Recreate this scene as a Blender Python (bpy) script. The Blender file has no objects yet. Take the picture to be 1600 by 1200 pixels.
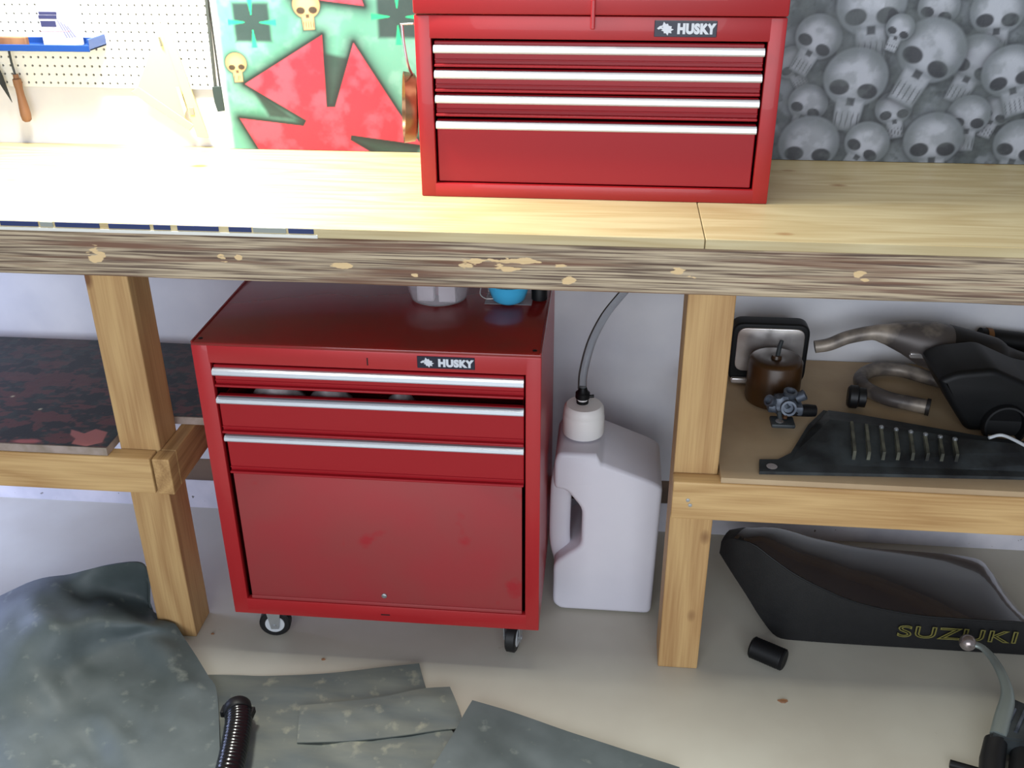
import bpy, bmesh, math, random
import numpy as np
from mathutils import Vector, Matrix, noise

S = bpy.context.scene
COL = S.collection
random.seed(7)
rng = np.random.default_rng(7)

# ------------------------------------------------------------------ camera
F, PITCH, YAW, ROLL = 1570.65, .4791, -.0978, -.005
CAM = Vector((1.0143, -1.7178, 1.6257))
fw = Vector((math.sin(YAW)*math.cos(PITCH), math.cos(YAW)*math.cos(PITCH), -math.sin(PITCH)))
r0 = Vector((math.cos(YAW), -math.sin(YAW), 0)); u0 = r0.cross(fw)
rt = r0*math.cos(ROLL)+u0*math.sin(ROLL); up = -r0*math.sin(ROLL)+u0*math.cos(ROLL)
cd = bpy.data.cameras.new('camera'); co = bpy.data.objects.new('camera', cd); COL.objects.link(co)
cd.sensor_width = 36; cd.lens = F/1600*36; cd.clip_start = .02
m = Matrix.Identity(4)
for i in range(3):
    m[i][0] = rt[i]; m[i][1] = up[i]; m[i][2] = -fw[i]; m[i][3] = CAM[i]
co.matrix_world = m
S.camera = co

def PX(px, py, x=None, y=None, z=None):
    """point of the photograph on a real plane of the room (metres)"""
    d = fw*F + rt*(px-800) + up*(600-py)
    a, v = (0, x) if x is not None else (1, y) if y is not None else (2, z)
    return CAM + d*((v-CAM[a])/d[a])

# ------------------------------------------------------------------ light
def lin(c, k=255.):
    return tuple(((v/k)/12.92 if v/k <= .04045 else ((v/k+.055)/1.055)**2.4) for v in c)
def area(name, loc, target, sx, sy, power, color):
    l = bpy.data.lights.new(name, 'AREA'); l.shape = 'RECTANGLE'; l.size = sx; l.size_y = sy
    l.energy = power; l.color = color
    o = bpy.data.objects.new(name, l); COL.objects.link(o); o.location = loc
    o.rotation_euler = (Vector(target)-Vector(loc)).to_track_quat('-Z', 'Y').to_euler()
    return o
w = bpy.data.worlds.new('garage_air'); S.world = w; w.use_nodes = True
w.node_tree.nodes['Background'].inputs[0].default_value = (.62, .68, .80, 1)
w.node_tree.nodes['Background'].inputs[1].default_value = .38
# open garage door behind the camera (daylight), its top edge about 24 degrees above the bench front
area('garage_door_daylight', (.9, -3.6, 1.50), (.9, 0, 1.0), 3.6, 2.1, 105, (.86, .92, 1.0))
# shop light above the left half of the bench
area('shop_light', (-.02, .17, 1.98), (.08, .28, 1.0), .5, .16, 47, (1.0, 1.0, .93))
# ceiling light over the room
area('ceiling_light', (.9, -.06, 2.9), (.9, -.03, 0), 1.2, .25, 15.5, (1.0, 1.0, .90))
# side door on the left, low daylight
area('side_door_daylight', (-1.35, .30, .50), (-.4, .35, 0), .5, .6, 20, (.50, .60, 1.0))
S.view_settings.view_transform = 'Standard'; S.view_settings.look = 'None'
S.view_settings.gamma = 1; S.view_settings.use_curve_mapping = False
S.view_settings.exposure = 0.0

# ------------------------------------------------------------------ materials
def mat(name, c, rough=.55, metal=0., c2=None, sc=8., st=(1, 1, 1), lo=.35, hi=.65, bump=0., bsc=60., bst=(1, 1, 1),
        spec=.5, coat=0., trans=0., ior=1.45, spots=None, ssc=30., slo=.62, shi=.68, alpha=1., detail=4., dist=0.):
    M = bpy.data.materials.new(name); M.use_nodes = True; nt = M.node_tree; N = nt.nodes; L = nt.links
    b = N['Principled BSDF']; I = b.inputs
    I['Base Color'].default_value = (*lin(c), 1); I['Roughness'].default_value = rough; I['Metallic'].default_value = metal
    I['Specular IOR Level'].default_value = spec; I['Coat Weight'].default_value = coat
    I['Transmission Weight'].default_value = trans; I['IOR'].default_value = ior; I['Alpha'].default_value = alpha
    tc = N.new('ShaderNodeTexCoord')
    def noi(scale, stretch, d=4., di=0.):
        mp = N.new('ShaderNodeMapping'); mp.inputs['Scale'].default_value = stretch
        L.new(tc.outputs['Object'], mp.inputs[0])
        n = N.new('ShaderNodeTexNoise'); n.inputs['Scale'].default_value = scale; n.inputs['Detail'].default_value = d
        n.inputs['Distortion'].default_value = di
        L.new(mp.outputs[0], n.inputs['Vector']); return n.outputs['Fac']
    def ramp(fac, a, b2):
        r = N.new('ShaderNodeMapRange'); r.inputs[1].default_value = a; r.inputs[2].default_value = b2
        L.new(fac, r.inputs[0]); return r.outputs[0]
    def mix(fac, A, B):
        x = N.new('ShaderNodeMix'); x.data_type = 'RGBA'; L.new(fac, x.inputs[0])
        for s, v in ((6, A), (7, B)):
            if isinstance(v, tuple): x.inputs[s].default_value = v
            else: L.new(v, x.inputs[s])
        return x.outputs[2]
    cur = (*lin(c), 1)
    if c2 is not None:
        cur = mix(ramp(noi(sc, st, detail, dist), lo, hi), cur, (*lin(c2), 1))
    if spots is not None:
        cur = mix(ramp(noi(ssc, (1, 1, 1), 5.), slo, shi), cur, (*lin(spots), 1))
    if not isinstance(cur, tuple): L.new(cur, I['Base Color'])
    if bump:
        bp = N.new('ShaderNodeBump'); bp.inputs['Strength'].default_value = bump; bp.inputs['Distance'].default_value = .004
        L.new(noi(bsc, bst), bp.inputs['Height']); L.new(bp.outputs[0], I['Normal'])
    return M

def vcol_mat(name, rough=.5, bump=.1, coat=0.):
    M = mat(name, (128, 128, 128), rough, bump=bump, bsc=200, coat=coat)
    nt = M.node_tree; a = nt.nodes.new('ShaderNodeVertexColor'); a.layer_name = 'paint'
    nt.links.new(a.outputs[0], nt.nodes['Principled BSDF'].inputs['Base Color'])
    return M

def wood_mat(name, c, c2, axis='x', fine=1., bump=.15, knots=(120, 80, 45), rough=.6, ringy=1.):
    """sawn softwood: long cathedral grain, fine fibres, a few knots"""
    M = bpy.data.materials.new(name); M.use_nodes = True; nt = M.node_tree; N = nt.nodes; L = nt.links
    b = N['Principled BSDF']; b.inputs['Roughness'].default_value = rough
    tc = N.new('ShaderNodeTexCoord')
    s = {'x': (.12, 1, 1), 'z': (1, 1, .12), 'y': (1, .12, 1)}[axis]
    mp = N.new('ShaderNodeMapping'); mp.inputs['Scale'].default_value = s; L.new(tc.outputs['Object'], mp.inputs[0])
    n1 = N.new('ShaderNodeTexNoise'); n1.inputs['Scale'].default_value = 6*ringy; n1.inputs['Detail'].default_value = 2
    L.new(mp.outputs[0], n1.inputs['Vector'])
    mu = N.new('ShaderNodeMath'); mu.operation = 'MULTIPLY'; mu.inputs[1].default_value = 9; L.new(n1.outputs['Fac'], mu.inputs[0])
    fr = N.new('ShaderNodeMath'); fr.operation = 'PINGPONG'; fr.inputs[1].default_value = .5; L.new(mu.outputs[0], fr.inputs[0])
    n2 = N.new('ShaderNodeTexNoise'); n2.inputs['Scale'].default_value = 220*fine; n2.inputs['Detail'].default_value = 3
    mp2 = N.new('ShaderNodeMapping'); mp2.inputs['Scale'].default_value = tuple(.03 if v < 1 else 1 for v in s)
    L.new(tc.outputs['Object'], mp2.inputs[0]); L.new(mp2.outputs[0], n2.inputs['Vector'])
    ad = N.new('ShaderNodeMath'); ad.operation = 'ADD'; L.new(fr.outputs[0], ad.inputs[0]); L.new(n2.outputs['Fac'], ad.inputs[1])
    r = N.new('ShaderNodeMapRange'); r.inputs[1].default_value = .45; r.inputs[2].default_value = 1.15; L.new(ad.outputs[0], r.inputs[0])
    x = N.new('ShaderNodeMix'); x.data_type = 'RGBA'; x.inputs[6].default_value = (*lin(c), 1); x.inputs[7].default_value = (*lin(c2), 1)
    L.new(r.outputs[0], x.inputs[0])
    v = N.new('ShaderNodeTexVoronoi'); v.inputs['Scale'].default_value = 7; v.inputs['Randomness'].default_value = 1
    mp3 = N.new('ShaderNodeMapping'); mp3.inputs['Scale'].default_value = tuple(.55 if q < 1 else 1 for q in s)
    L.new(tc.outputs['Object'], mp3.inputs[0]); L.new(mp3.outputs[0], v.inputs['Vector'])
    k = N.new('ShaderNodeMapRange'); k.inputs[1].default_value = .10; k.inputs[2].default_value = .04; L.new(v.outputs['Distance'], k.inputs[0])
    x2 = N.new('ShaderNodeMix'); x2.data_type = 'RGBA'; L.new(k.outputs[0], x2.inputs[0]); L.new(x.outputs[2], x2.inputs[6])
    x2.inputs[7].default_value = (*lin(knots), 1)
    L.new(x2.outputs[2], b.inputs['Base Color'])
    bp = N.new('ShaderNodeBump'); bp.inputs['Strength'].default_value = bump; bp.inputs['Distance'].default_value = .002
    L.new(ad.outputs[0], bp.inputs['Height']); L.new(bp.outputs[0], b.inputs['Normal'])
    return M

M_drywall = mat('painted_drywall', (222, 222, 226), .7, c2=(206, 207, 214), sc=5, bump=.06, bsc=90)
M_curb = mat('painted_curb', (216, 214, 222), .75, c2=(196, 196, 206), sc=9, spots=(110, 104, 100), ssc=70, slo=.70, shi=.73)
M_sill = mat('bare_sill_wood', (120, 100, 84), .8, c2=(92, 78, 68), sc=10, st=(.2, 1, 1))
M_floor = mat('painted_floor_board', (190, 187, 173), .42, c2=(178, 173, 159), sc=3.2, spots=(160, 146, 128), ssc=34, slo=.72, shi=.78, bump=.04, bsc=14)
M_peg = mat('white_pegboard', (236, 237, 232), .4)
M_top = wood_mat('pine_plywood_top', (204, 188, 146), (182, 160, 114), 'x', .8, .05, (150, 105, 60), .42, 1.5)
M_pine = wood_mat('pine_stud', (196, 160, 108), (166, 126, 80), 'z', 1, .12)
M_pinex = wood_mat('pine_rail', (206, 170, 116), (172, 132, 82), 'x', 1, .12)
M_piney = wood_mat('pine_cross_rail', (190, 152, 100), (150, 112, 68), 'y', 1, .12)
M_shelf = mat('shelf_hardboard', (192, 168, 134), .55, c2=(168, 142, 110), sc=4, bump=.04)
M_red = mat('red_enamel', (172, 31, 36), .38, c2=(164, 29, 34), sc=3, coat=.15, bump=.02, bsc=30)
M_redface = mat('red_drawer_face', (158, 20, 30), .40, spec=.35, coat=.05, bump=.02, bsc=24)
M_reddust = mat('dusty_red_enamel', (158, 50, 54), .55, c2=(150, 58, 58), sc=6, bump=.02, spots=(160, 34, 42), ssc=12, slo=.66, shi=.74)
M_redtop = mat('dusty_red_lid', (140, 24, 24), .22, c2=(122, 34, 30), sc=7, coat=.3)
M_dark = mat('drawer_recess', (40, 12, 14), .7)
M_alu = mat('brushed_aluminium', (206, 212, 218), .36, .5)
M_badge = mat('badge_navy', (22, 24, 44), .35)
M_silver = mat('badge_silver', (206, 210, 218), .4)
M_jug = mat('milky_polyethylene', (228, 226, 234), .38, c2=(220, 218, 228), sc=4, trans=.12, ior=1.3)
M_cap = mat('white_jug_cap', (232, 230, 228), .42)
M_black = mat('black_plastic', (12, 13, 14), .5, c2=(17, 17, 19), sc=12, spec=.3)
M_rubber = mat('black_rubber', (16, 17, 19), .5)
M_hose = mat('clear_vinyl_hose', (200, 204, 208), .12, trans=.85, ior=1.2)
M_fuel = mat('dark_residue', (44, 34, 30), .5)
M_mat = mat('grey_rubber_mat', (88, 97, 98), .55, c2=(68, 77, 77), sc=7, spots=(124, 130, 122), ssc=30, slo=.62, shi=.84, bump=.14, bsc=26)
M_matpatch = mat('sawdust_rubber_mat', (78, 86, 86), .6, c2=(100, 104, 96), sc=9, st=(.5, 2, 1), spots=(146, 146, 126), ssc=24, slo=.58, shi=.80, bump=.14, bsc=26)
M_castor = mat('grey_nylon', (196, 200, 204), .4)
M_steel = mat('zinc_steel', (176, 180, 184), .35, .8)
M_alloy = mat('cast_alloy', (112, 118, 128), .5, .55, c2=(70, 76, 86), sc=30, bump=.3, bsc=50)
M_sooty = mat('burnt_steel', (86, 80, 78), .45, .3, c2=(176, 164, 150), sc=11, lo=.46, hi=.68)
M_sootdark = mat('sooty_black_steel', (26, 25, 27), .5, .3, c2=(52, 48, 46), sc=10)
M_grime = mat('grimy_black_metal', (66, 72, 74), .5, .2, c2=(34, 36, 38), sc=14, bump=.2)
M_finmat = mat('grimy_fin_metal', (116, 116, 100), .5, .2, c2=(50, 50, 46), sc=22)
M_chrome = mat('dull_chrome', (232, 228, 226), .24, .75, c2=(160, 148, 144), sc=9)
M_amber = mat('brown_float_bowl', (66, 42, 18), .34, c2=(46, 30, 16), sc=8)
M_vinyl = mat('black_seat_vinyl', (15, 15, 17), .55, c2=(19, 19, 21), sc=40, bump=.1, bsc=300)
M_vinyltop = mat('glossy_seat_top', (38, 37, 43), .22, spec=1., coat=.9, bump=.05, bsc=300)
M_yellow = mat('faded_yellow_print', (112, 106, 50), .6)
M_blue = mat('blue_plastic', (26, 64, 132), .35)
M_cyan = mat('cyan_plastic', (70, 178, 224), .35)
M_paper = mat('white_paper', (232, 228, 226), .7)
M_pink = mat('pink_wrapping', (206, 150, 160), .6)
M_glass = mat('clear_plastic', (240, 236, 240), .08, trans=.8, ior=1.15)
M_grip = mat('turned_wood_grip', (150, 108, 76), .5, c2=(120, 82, 56), sc=20, st=(1, 1, .2))
M_yellowset = mat('pale_yellow_plastic', (226, 208, 140), .4)
M_bluemark = mat('blue_edge_ink', (44, 58, 104), .6)
M_bluefade = mat('faded_edge_ink', (150, 156, 150), .6)
M_edge = mat('plywood_edge', (214, 196, 156), .7, c2=(186, 160, 116), sc=40, st=(.2, 1, 3))
M_brass = mat('worn_brass', (150, 116, 84), .25, .8, c2=(84, 44, 30), sc=9)
M_vial = mat('grey_cloth', (176, 170, 170), .8, c2=(130, 122, 124), sc=30)

# ------------------------------------------------------------------ mesh helpers
def finish(name, bm, material, parent=None, base=(0, 0, 0), smooth=0.):
    me = bpy.data.meshes.new(name)
    base = Vector(base) if parent is None else world_loc(parent)
    bmesh.ops.translate(bm, verts=bm.verts, vec=-base)
    bm.normal_update(); bm.to_mesh(me); bm.free()
    if material: me.materials.append(material)
    if smooth:
        me.polygons.foreach_set('use_smooth', [True]*len(me.polygons)); me.set_sharp_from_angle(angle=math.radians(smooth))
    o = bpy.data.objects.new(name, me); COL.objects.link(o)
    if parent: o.parent = parent
    else: o.location = base
    return o
def world_loc(o):
    v = Vector(o.location)
    while o.parent: o = o.parent; v = v + Vector(o.location)
    return v
def thing(name, label, cat, loc, group=None):
    o = bpy.data.objects.new(name, None); COL.objects.link(o); o.location = loc; o.empty_display_size = .05
    o['label'] = label; o['category'] = cat
    if group: o['group'] = group
    return o
def tag(o, label, cat, group=None, kind=None):
    o['label'] = label; o['category'] = cat
    if group: o['group'] = group
    if kind: o['kind'] = kind
    return o
def struct(o):
    o['kind'] = 'structure'; return o

def box(bm, a, b, bev=0., seg=2, rot=None):
    a = Vector(a); b = Vector(b)
    r = bmesh.ops.create_cube(bm, size=1); vs = r['verts']
    d = b-a
    bmesh.ops.scale(bm, vec=(abs(d.x), abs(d.y), abs(d.z)), verts=vs)
    if rot: bmesh.ops.rotate(bm, cent=(0, 0, 0), matrix=rot, verts=vs)
    bmesh.ops.translate(bm, vec=(a+b)/2, verts=vs)
    if bev:
        es = list({e for v in vs for e in v.link_edges})
        bmesh.ops.bevel(bm, geom=es, offset=bev, segments=seg, affect='EDGES', profile=.5)
def BX(*args, **k):
    bm = bmesh.new(); box(bm, *args, **k); return bm
def frame_at(d):
    d = d.normalized(); a = Vector((0, 0, 1)) if abs(d.z) < .95 else Vector((0, 1, 0))
    x = a.cross(d).normalized(); return x, d.cross(x)
def tube(bm, pts, rad, n=16, cap=True, squash=None):
    """sweep a circle with varying radius along points (parallel transport)"""
    pts = [Vector(p) for p in pts]; R = rad if isinstance(rad, (list, tuple)) else [rad]*len(pts)
    rings = []; x = None
    for i, p in enumerate(pts):
        d = (pts[min(i+1, len(pts)-1)]-pts[max(i-1, 0)]).normalized()
        if x is None: x, y = frame_at(d)
        else:
            x = (x-d*x.dot(d)).normalized(); y = d.cross(x)
        sx, sy = squash or (1, 1)
        rings.append([bm.verts.new(p+(x*math.cos(t)*sx+y*math.sin(t)*sy)*R[i]) for t in [2*math.pi*k/n for k in range(n)]])
    for A, B in zip(rings, rings[1:]):
        for k in range(n): bm.faces.new((A[k], A[(k+1) % n], B[(k+1) % n], B[k]))
    if cap:
        bm.faces.new(rings[0][::-1]); bm.faces.new(rings[-1])
def spline(pts, n=8):
    P = [Vector(p) for p in pts]; P = [P[0]*2-P[1]]+P+[P[-1]*2-P[-2]]; out = []
    for i in range(1, len(P)-2):
        a, b, c, d = P[i-1:i+3]
        for k in range(n):
            t = k/n; out.append(.5*((2*b)+(c-a)*t+(2*a-5*b+4*c-d)*t*t+(3*b-a-3*c+d)*t**3))
    out.append(P[-2]); return out
def lathe(bm, c, prof, n=32, axis=(0, 0, 1)):
    """prof: (radius, height) pairs along axis from c"""
    c = Vector(c); ax = Vector(axis).normalized(); x, y = frame_at(ax)
    rings = []
    for r, h in prof:
        if r <= 1e-6: rings.append([bm.verts.new(c+ax*h)])
        else: rings.append([bm.verts.new(c+ax*h+(x*math.cos(2*math.pi*k/n)+y*math.sin(2*math.pi*k/n))*r) for k in range(n)])
    for A, B in zip(rings, rings[1:]):
        if len(A) == 1 and len(B) == 1: continue
        for k in range(n):
            a = A[k % len(A)]; b = A[(k+1) % len(A)]; cc = B[(k+1) % len(B)]; d = B[k % len(B)]
            if len(A) == 1: bm.faces.new((a, cc, d))
            elif len(B) == 1: bm.faces.new((a, b, cc))
            else: bm.faces.new((a, b, cc, d))
    if len(rings[0]) > 1: bm.faces.new(rings[0][::-1])
    if len(rings[-1]) > 1: bm.faces.new(rings[-1])
def prism(bm, poly, y0, y1, bev=0., seg=2):
    """polygon in XZ extruded along y"""
    A = [bm.verts.new((p[0], y0, p[1])) for p in poly]; B = [bm.verts.new((p[0], y1, p[1])) for p in poly]
    n = len(poly); fs = [bm.faces.new(A), bm.faces.new(B[::-1])]
    for i in range(n): fs.append(bm.faces.new((A[(i+1) % n], A[i], B[i], B[(i+1) % n])))
    bmesh.ops.recalc_face_normals(bm, faces=fs)
    if bev:
        es = list({e for f in fs for e in f.edges})
        bmesh.ops.bevel(bm, geom=es, offset=bev, segments=seg, affect='EDGES', profile=.5)
def curve_bm(polys, depth, bev=0., res=3):
    """filled 2D outline (with holes) -> bmesh in XY, thickness along z"""
    cu = bpy.data.curves.new('c', 'CURVE'); cu.dimensions = '2D'; cu.fill_mode = 'BOTH'
    cu.extrude = depth/2-bev; cu.bevel_depth = bev; cu.bevel_resolution = res; cu.offset = -bev
    for p in polys:
        s = cu.splines.new('POLY'); s.points.add(len(p)-1); s.use_cyclic_u = True
        for i, q in enumerate(p): s.points[i].co = (q[0], q[1], 0, 1)
    return eval_bm(cu)
def text_bm(txt, size, extr=.0006, bev=0., bold=0., fill='BOTH', space=1.):
    cu = bpy.data.curves.new('t', 'FONT'); cu.body = txt; cu.size = size; cu.extrude = extr; cu.bevel_depth = bev
    cu.offset = bold; cu.align_x = 'CENTER'; cu.align_y = 'CENTER'; cu.fill_mode = fill; cu.space_character = space; cu.resolution_u = 4
    return eval_bm(cu)
def eval_bm(cu):
    o = bpy.data.objects.new('tmp', cu); COL.objects.link(o)
    dg = bpy.context.evaluated_depsgraph_get(); me = bpy.data.meshes.new_from_object(o.evaluated_get(dg))
    bm = bmesh.new(); bm.from_mesh(me)
    bpy.data.objects.remove(o); bpy.data.curves.remove(cu); bpy.data.meshes.remove(me)
    bmesh.ops.remove_doubles(bm, verts=bm.verts, dist=1e-6)
    return bm
TOXZ = Matrix(((1, 0, 0), (0, 0, -1), (0, 1, 0)))     # XY drawing -> upright, facing -y
def upright(bm, loc, sx=1., rz=0.):
    if sx != 1: bmesh.ops.scale(bm, vec=(sx, 1, 1), verts=bm.verts)
    bmesh.ops.rotate(bm, cent=(0, 0, 0), matrix=TOXZ, verts=bm.verts)
    if rz: bmesh.ops.rotate(bm, cent=(0, 0, 0), matrix=Matrix.Rotation(rz, 3, 'Z'), verts=bm.verts)
    bmesh.ops.translate(bm, vec=loc, verts=bm.verts); return bm
def fillet(poly, r, n=5):
    out = []; k = len(poly)
    for i in range(k):
        a, b, c = Vector(poly[i-1]), Vector(poly[i]), Vector(poly[(i+1) % k])
        rr = min(r, (a-b).length*.45, (c-b).length*.45)
        p = b+(a-b).normalized()*rr; q = b+(c-b).normalized()*rr
        for j in range(n+1):
            t = j/n; out.append(tuple((1-t)**2*p+2*t*(1-t)*b+t*t*q))
    return out

# ------------------------------------------------------------------ painted panels (airbrush work as colour on a fine grid)
def smooth01(x): x = np.clip(x, 0, 1); return x*x*(3-2*x)
def sd_poly(X, Z, P):
    P = np.array(P, float); d = np.full(X.shape, 1e9); ins = np.zeros(X.shape, bool)
    for i in range(len(P)):
        a = P[i]; b = P[i-1]; e = b-a; wx = X-a[0]; wz = Z-a[1]
        t = np.clip((wx*e[0]+wz*e[1])/(e@e+1e-12), 0, 1)
        d = np.minimum(d, (wx-e[0]*t)**2+(wz-e[1]*t)**2)
        c = ((a[1] > Z) != (b[1] > Z)) & (X < (b[0]-a[0])*(Z-a[1])/(b[1]-a[1]+1e-12)+a[0])
        ins ^= c
    d = np.sqrt(d); return np.where(ins, -d, d)
def fbm(X, Z, s, seed=0):
    r = np.random.default_rng(seed); out = np.zeros(X.shape); amp = 1; tot = 0
    for o in range(4):
        g = r.random((64, 64)); u = (X*s*2**o) % 63; v = (Z*s*2**o) % 63
        i = u.astype(int); j = v.astype(int); fu = smooth01(u-i); fv = smooth01(v-j)
        i2 = (i+1) % 64; j2 = (j+1) % 64
        out += amp*((g[i, j]*(1-fu)+g[i2, j]*fu)*(1-fv)+(g[i, j2]*(1-fu)+g[i2, j2]*fu)*fv); tot += amp; amp *= .5
    return out/tot
def blend(C, a, col): return C*(1-a[..., None])+np.array(lin(col))*a[..., None]
def grid_face(name, O, U, V, nu, nv, paint, material, parent):
    """a fine grid spanning O + u*U + v*V carrying the painted colour"""
    O, U, V = Vector(O), Vector(U), Vector(V); base = world_loc(parent)
    u = np.linspace(0, 1, nu); v = np.linspace(0, 1, nv); UU, VV = np.meshgrid(u, v, indexing='ij')
    co_ = np.array(O-base)[None, None]+UU[..., None]*np.array(U)+VV[..., None]*np.array(V)
    C = paint(UU*U.length, VV*V.length)
    idx = np.arange(nu*nv).reshape(nu, nv)
    q = np.stack([idx[:-1, :-1], idx[1:, :-1], idx[1:, 1:], idx[:-1, 1:]], -1).reshape(-1, 4)
    me = bpy.data.meshes.new(name); me.vertices.add(nu*nv); me.vertices.foreach_set('co', co_.reshape(-1))
    me.loops.add(q.size); me.loops.foreach_set('vertex_index', q.reshape(-1).astype(np.int32))
    me.polygons.add(len(q)); me.polygons.foreach_set('loop_start', np.arange(0, q.size, 4, dtype=np.int32))
    me.update(calc_edges=True); me.validate()
    at = me.color_attributes.new('paint', 'FLOAT_COLOR', 'POINT')
    rgba = np.ones((nu*nv, 4), np.float32); rgba[:, :3] = np.clip(C.reshape(-1, 3), 0, 1); at.data.foreach_set('color', rgba.reshape(-1))
    me.materials.append(material)
    o = bpy.data.objects.new(name, me); COL.objects.link(o); o.parent = parent
    return o
def skull(C, X, Z, cx, cz, s, ang, light, mid, dark, halo=.75, rs=0):
    """plain airbrushed skull: round cranium, oval sockets, short toothed jaw"""
    c, sn = math.cos(ang), math.sin(ang); x = ((X-cx)*c+(Z-cz)*sn)/s; z = (-(X-cx)*sn+(Z-cz)*c)/s
    cr = np.sqrt((x/.80)**2+((z-.18)/.74)**2)-1
    jaw = np.maximum(np.abs(x)/(.40-.06*np.clip(-z, 0, 1))-1, np.abs(z+.72)/.42-1)*.6
    d = np.minimum(cr, jaw)
    C = blend(C, halo*np.exp(-np.clip(d, 0, 9)/.16)*(d > 0)+halo*(d <= 0), dark)
    C = blend(C, smooth01(-d/.10), mid)
    C = blend(C, smooth01((-cr-.12)/.5)*.95, light)
    C = blend(C, smooth01((-jaw-.02)/.2)*.7, light)
    for sgn in (-1, 1):
        e = np.sqrt(((x-sgn*.34)/.25)**2+((z+.10+sgn*.02*rs)/.19)**2)-1
        C = blend(C, smooth01(-e/.25+.35)*.92, dark)
    e = np.maximum(np.abs(x)/.11, np.abs(z+.40)/.11)-1
    C = blend(C, smooth01(-e/.5+.2)*.85, dark)
    for k in (-2, -1, 0, 1, 2):
        e = np.maximum(np.abs(x-.13*k)/.018, np.abs(z+.84)/.20)-1
        C = blend(C, smooth01(-e/.8+.3)*.7*(jaw < .1), dark)
    return C

# ================================================================== setting
bm = bmesh.new(); bm_pts = None
struct(finish('floor', BX((-2.6, -3.6, -.03), (3.6, .60, 0)), M_floor, base=(.5, -1.5, 0)))
WY = .5655
wall = struct(finish('wall_back', BX((-2.6, WY, .162), (3.6, WY+.09, 2.5)), M_drywall, base=(.5, WY, 0)))
struct(finish('trim_1', BX((-2.6, WY-.002, .092), (3.6, WY+.09, .162)), M_sill, base=(.5, WY, .09)))
struct(finish('trim_2', BX((-2.6, WY-.004, 0), (3.6, WY+.09, .092)), M_curb, base=(.5, WY, 0)))

# pegboard: a sheet with real punched holes, spaced off the wall
peg = thing('pegboard', 'white pegboard with rows of punched holes above the bench', 'pegboard', (-.45, WY-.01, 1.168))
bm = bmesh.new(); PIT = .0178; hx0, hz0 = -1.05, 1.176; nxp, nzp = 66, 26; rh = .0029; yf = WY-.0135
for i in range(nxp):
    for j in range(nzp):
        cx, cz = hx0+PIT*(i+.5), hz0+PIT*1.06*(j+.5)-.008; hw, hz = PIT/2, PIT*.53
        sq = [(-1, -1), (0, -1), (1, -1), (1, 0), (1, 1), (0, 1), (-1, 1), (-1, 0)]
        out = [bm.verts.new((cx+a*hw, yf, cz+b*hz)) for a, b in sq]
        inn = [bm.verts.new((cx+rh*math.cos(math.radians(225+45*k)), yf, cz+rh*math.sin(math.radians(225+45*k)))) for k in range(8)]
        bk = [bm.verts.new((v.co.x, yf+.0045, v.co.z)) for v in inn]
        for k in range(8):
            k2 = (k+1) % 8
            bm.faces.new((out[k], out[k2], inn[k2], inn[k])); bm.faces.new((inn[k], inn[k2], bk[k2], bk[k]))
bmesh.ops.remove_doubles(bm, verts=bm.verts, dist=1e-5)
finish('sheet', bm, M_peg, peg)
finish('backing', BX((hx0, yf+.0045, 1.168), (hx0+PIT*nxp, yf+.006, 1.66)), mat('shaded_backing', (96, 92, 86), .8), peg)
for x in (-1.04, -.46, .10): finish('furring', BX((x, yf+.006, 1.170), (x+.02, WY-.001, 1.655)), M_pine, peg)

# ================================================================== workbench
ZB, ZT = .9258, 1.0338
X0, X1 = -.95, 2.55
bench = thing('workbench', 'long pine workbench with weathered front beam and open lower shelves', 'workbench', (.8, .3, 0))
SEAM = 1.190
finish('top_board', BX((X0, -.002, ZT-.019), (SEAM-.0008, WY-.001, ZT), bev=.0012, seg=1), M_top, bench)
finish('top_board', BX((SEAM+.0008, -.002, ZT-.0192), (X1, WY-.001, ZT-.0002), bev=.0012, seg=1), M_top, bench)
# weathered beam: cut grain ridges on the face as geometry, pale gouges as wear
def beam_bm():
    nx, nz = 900, 26; zb, zt = ZB, ZT-.0194
    bm = bmesh.new(); G = []
    for i in range(nx+1):
        col = []; x = X0+(X1-X0)*i/nx
        for j in range(nz+1):
            t = j/nz; z = zb+(zt-zb)*t
            wv = noise.noise((x*1.3, z*6, 2.1))*.012+noise.noise((x*4, z*9, 5))*.004
            g = math.sin((z+wv)*560+noise.noise((x*.7, 0, 1))*6)
            dpt = .0012*g+.0018*noise.noise((x*3, (z+wv)*150, 9))
            if j in (0, nz): dpt -= .001
            col.append(bm.verts.new((x, -dpt-.0005+(.002 if j in (0, nz) else 0), z+(.0012*noise.noise((x*7, j, 0)) if j == 0 else 0))))
        G.append(col)
    for i in range(nx):
        for j in range(nz): bm.faces.new((G[i][j], G[i+1][j], G[i+1][j+1], G[i][j+1]))
    b0 = [bm.verts.new((X0, .037, zb)), bm.verts.new((X1, .037, zb)), bm.verts.new((X1, .037, zt)), bm.verts.new((X0, .037, zt))]
    bm.faces.new(b0[::-1])
    bm.faces.new([G[i][0] for i in range(nx, -1, -1)]+[b0[0], b0[1]])
    bm.faces.new([G[i][nz] for i in range(nx+1)]+[b0[2], b0[3]])
    bm.faces.new(G[0]+[b0[3], b0[0]]); bm.faces.new(G[nx][::-1]+[b0[1], b0[2]])
    return bm
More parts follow.
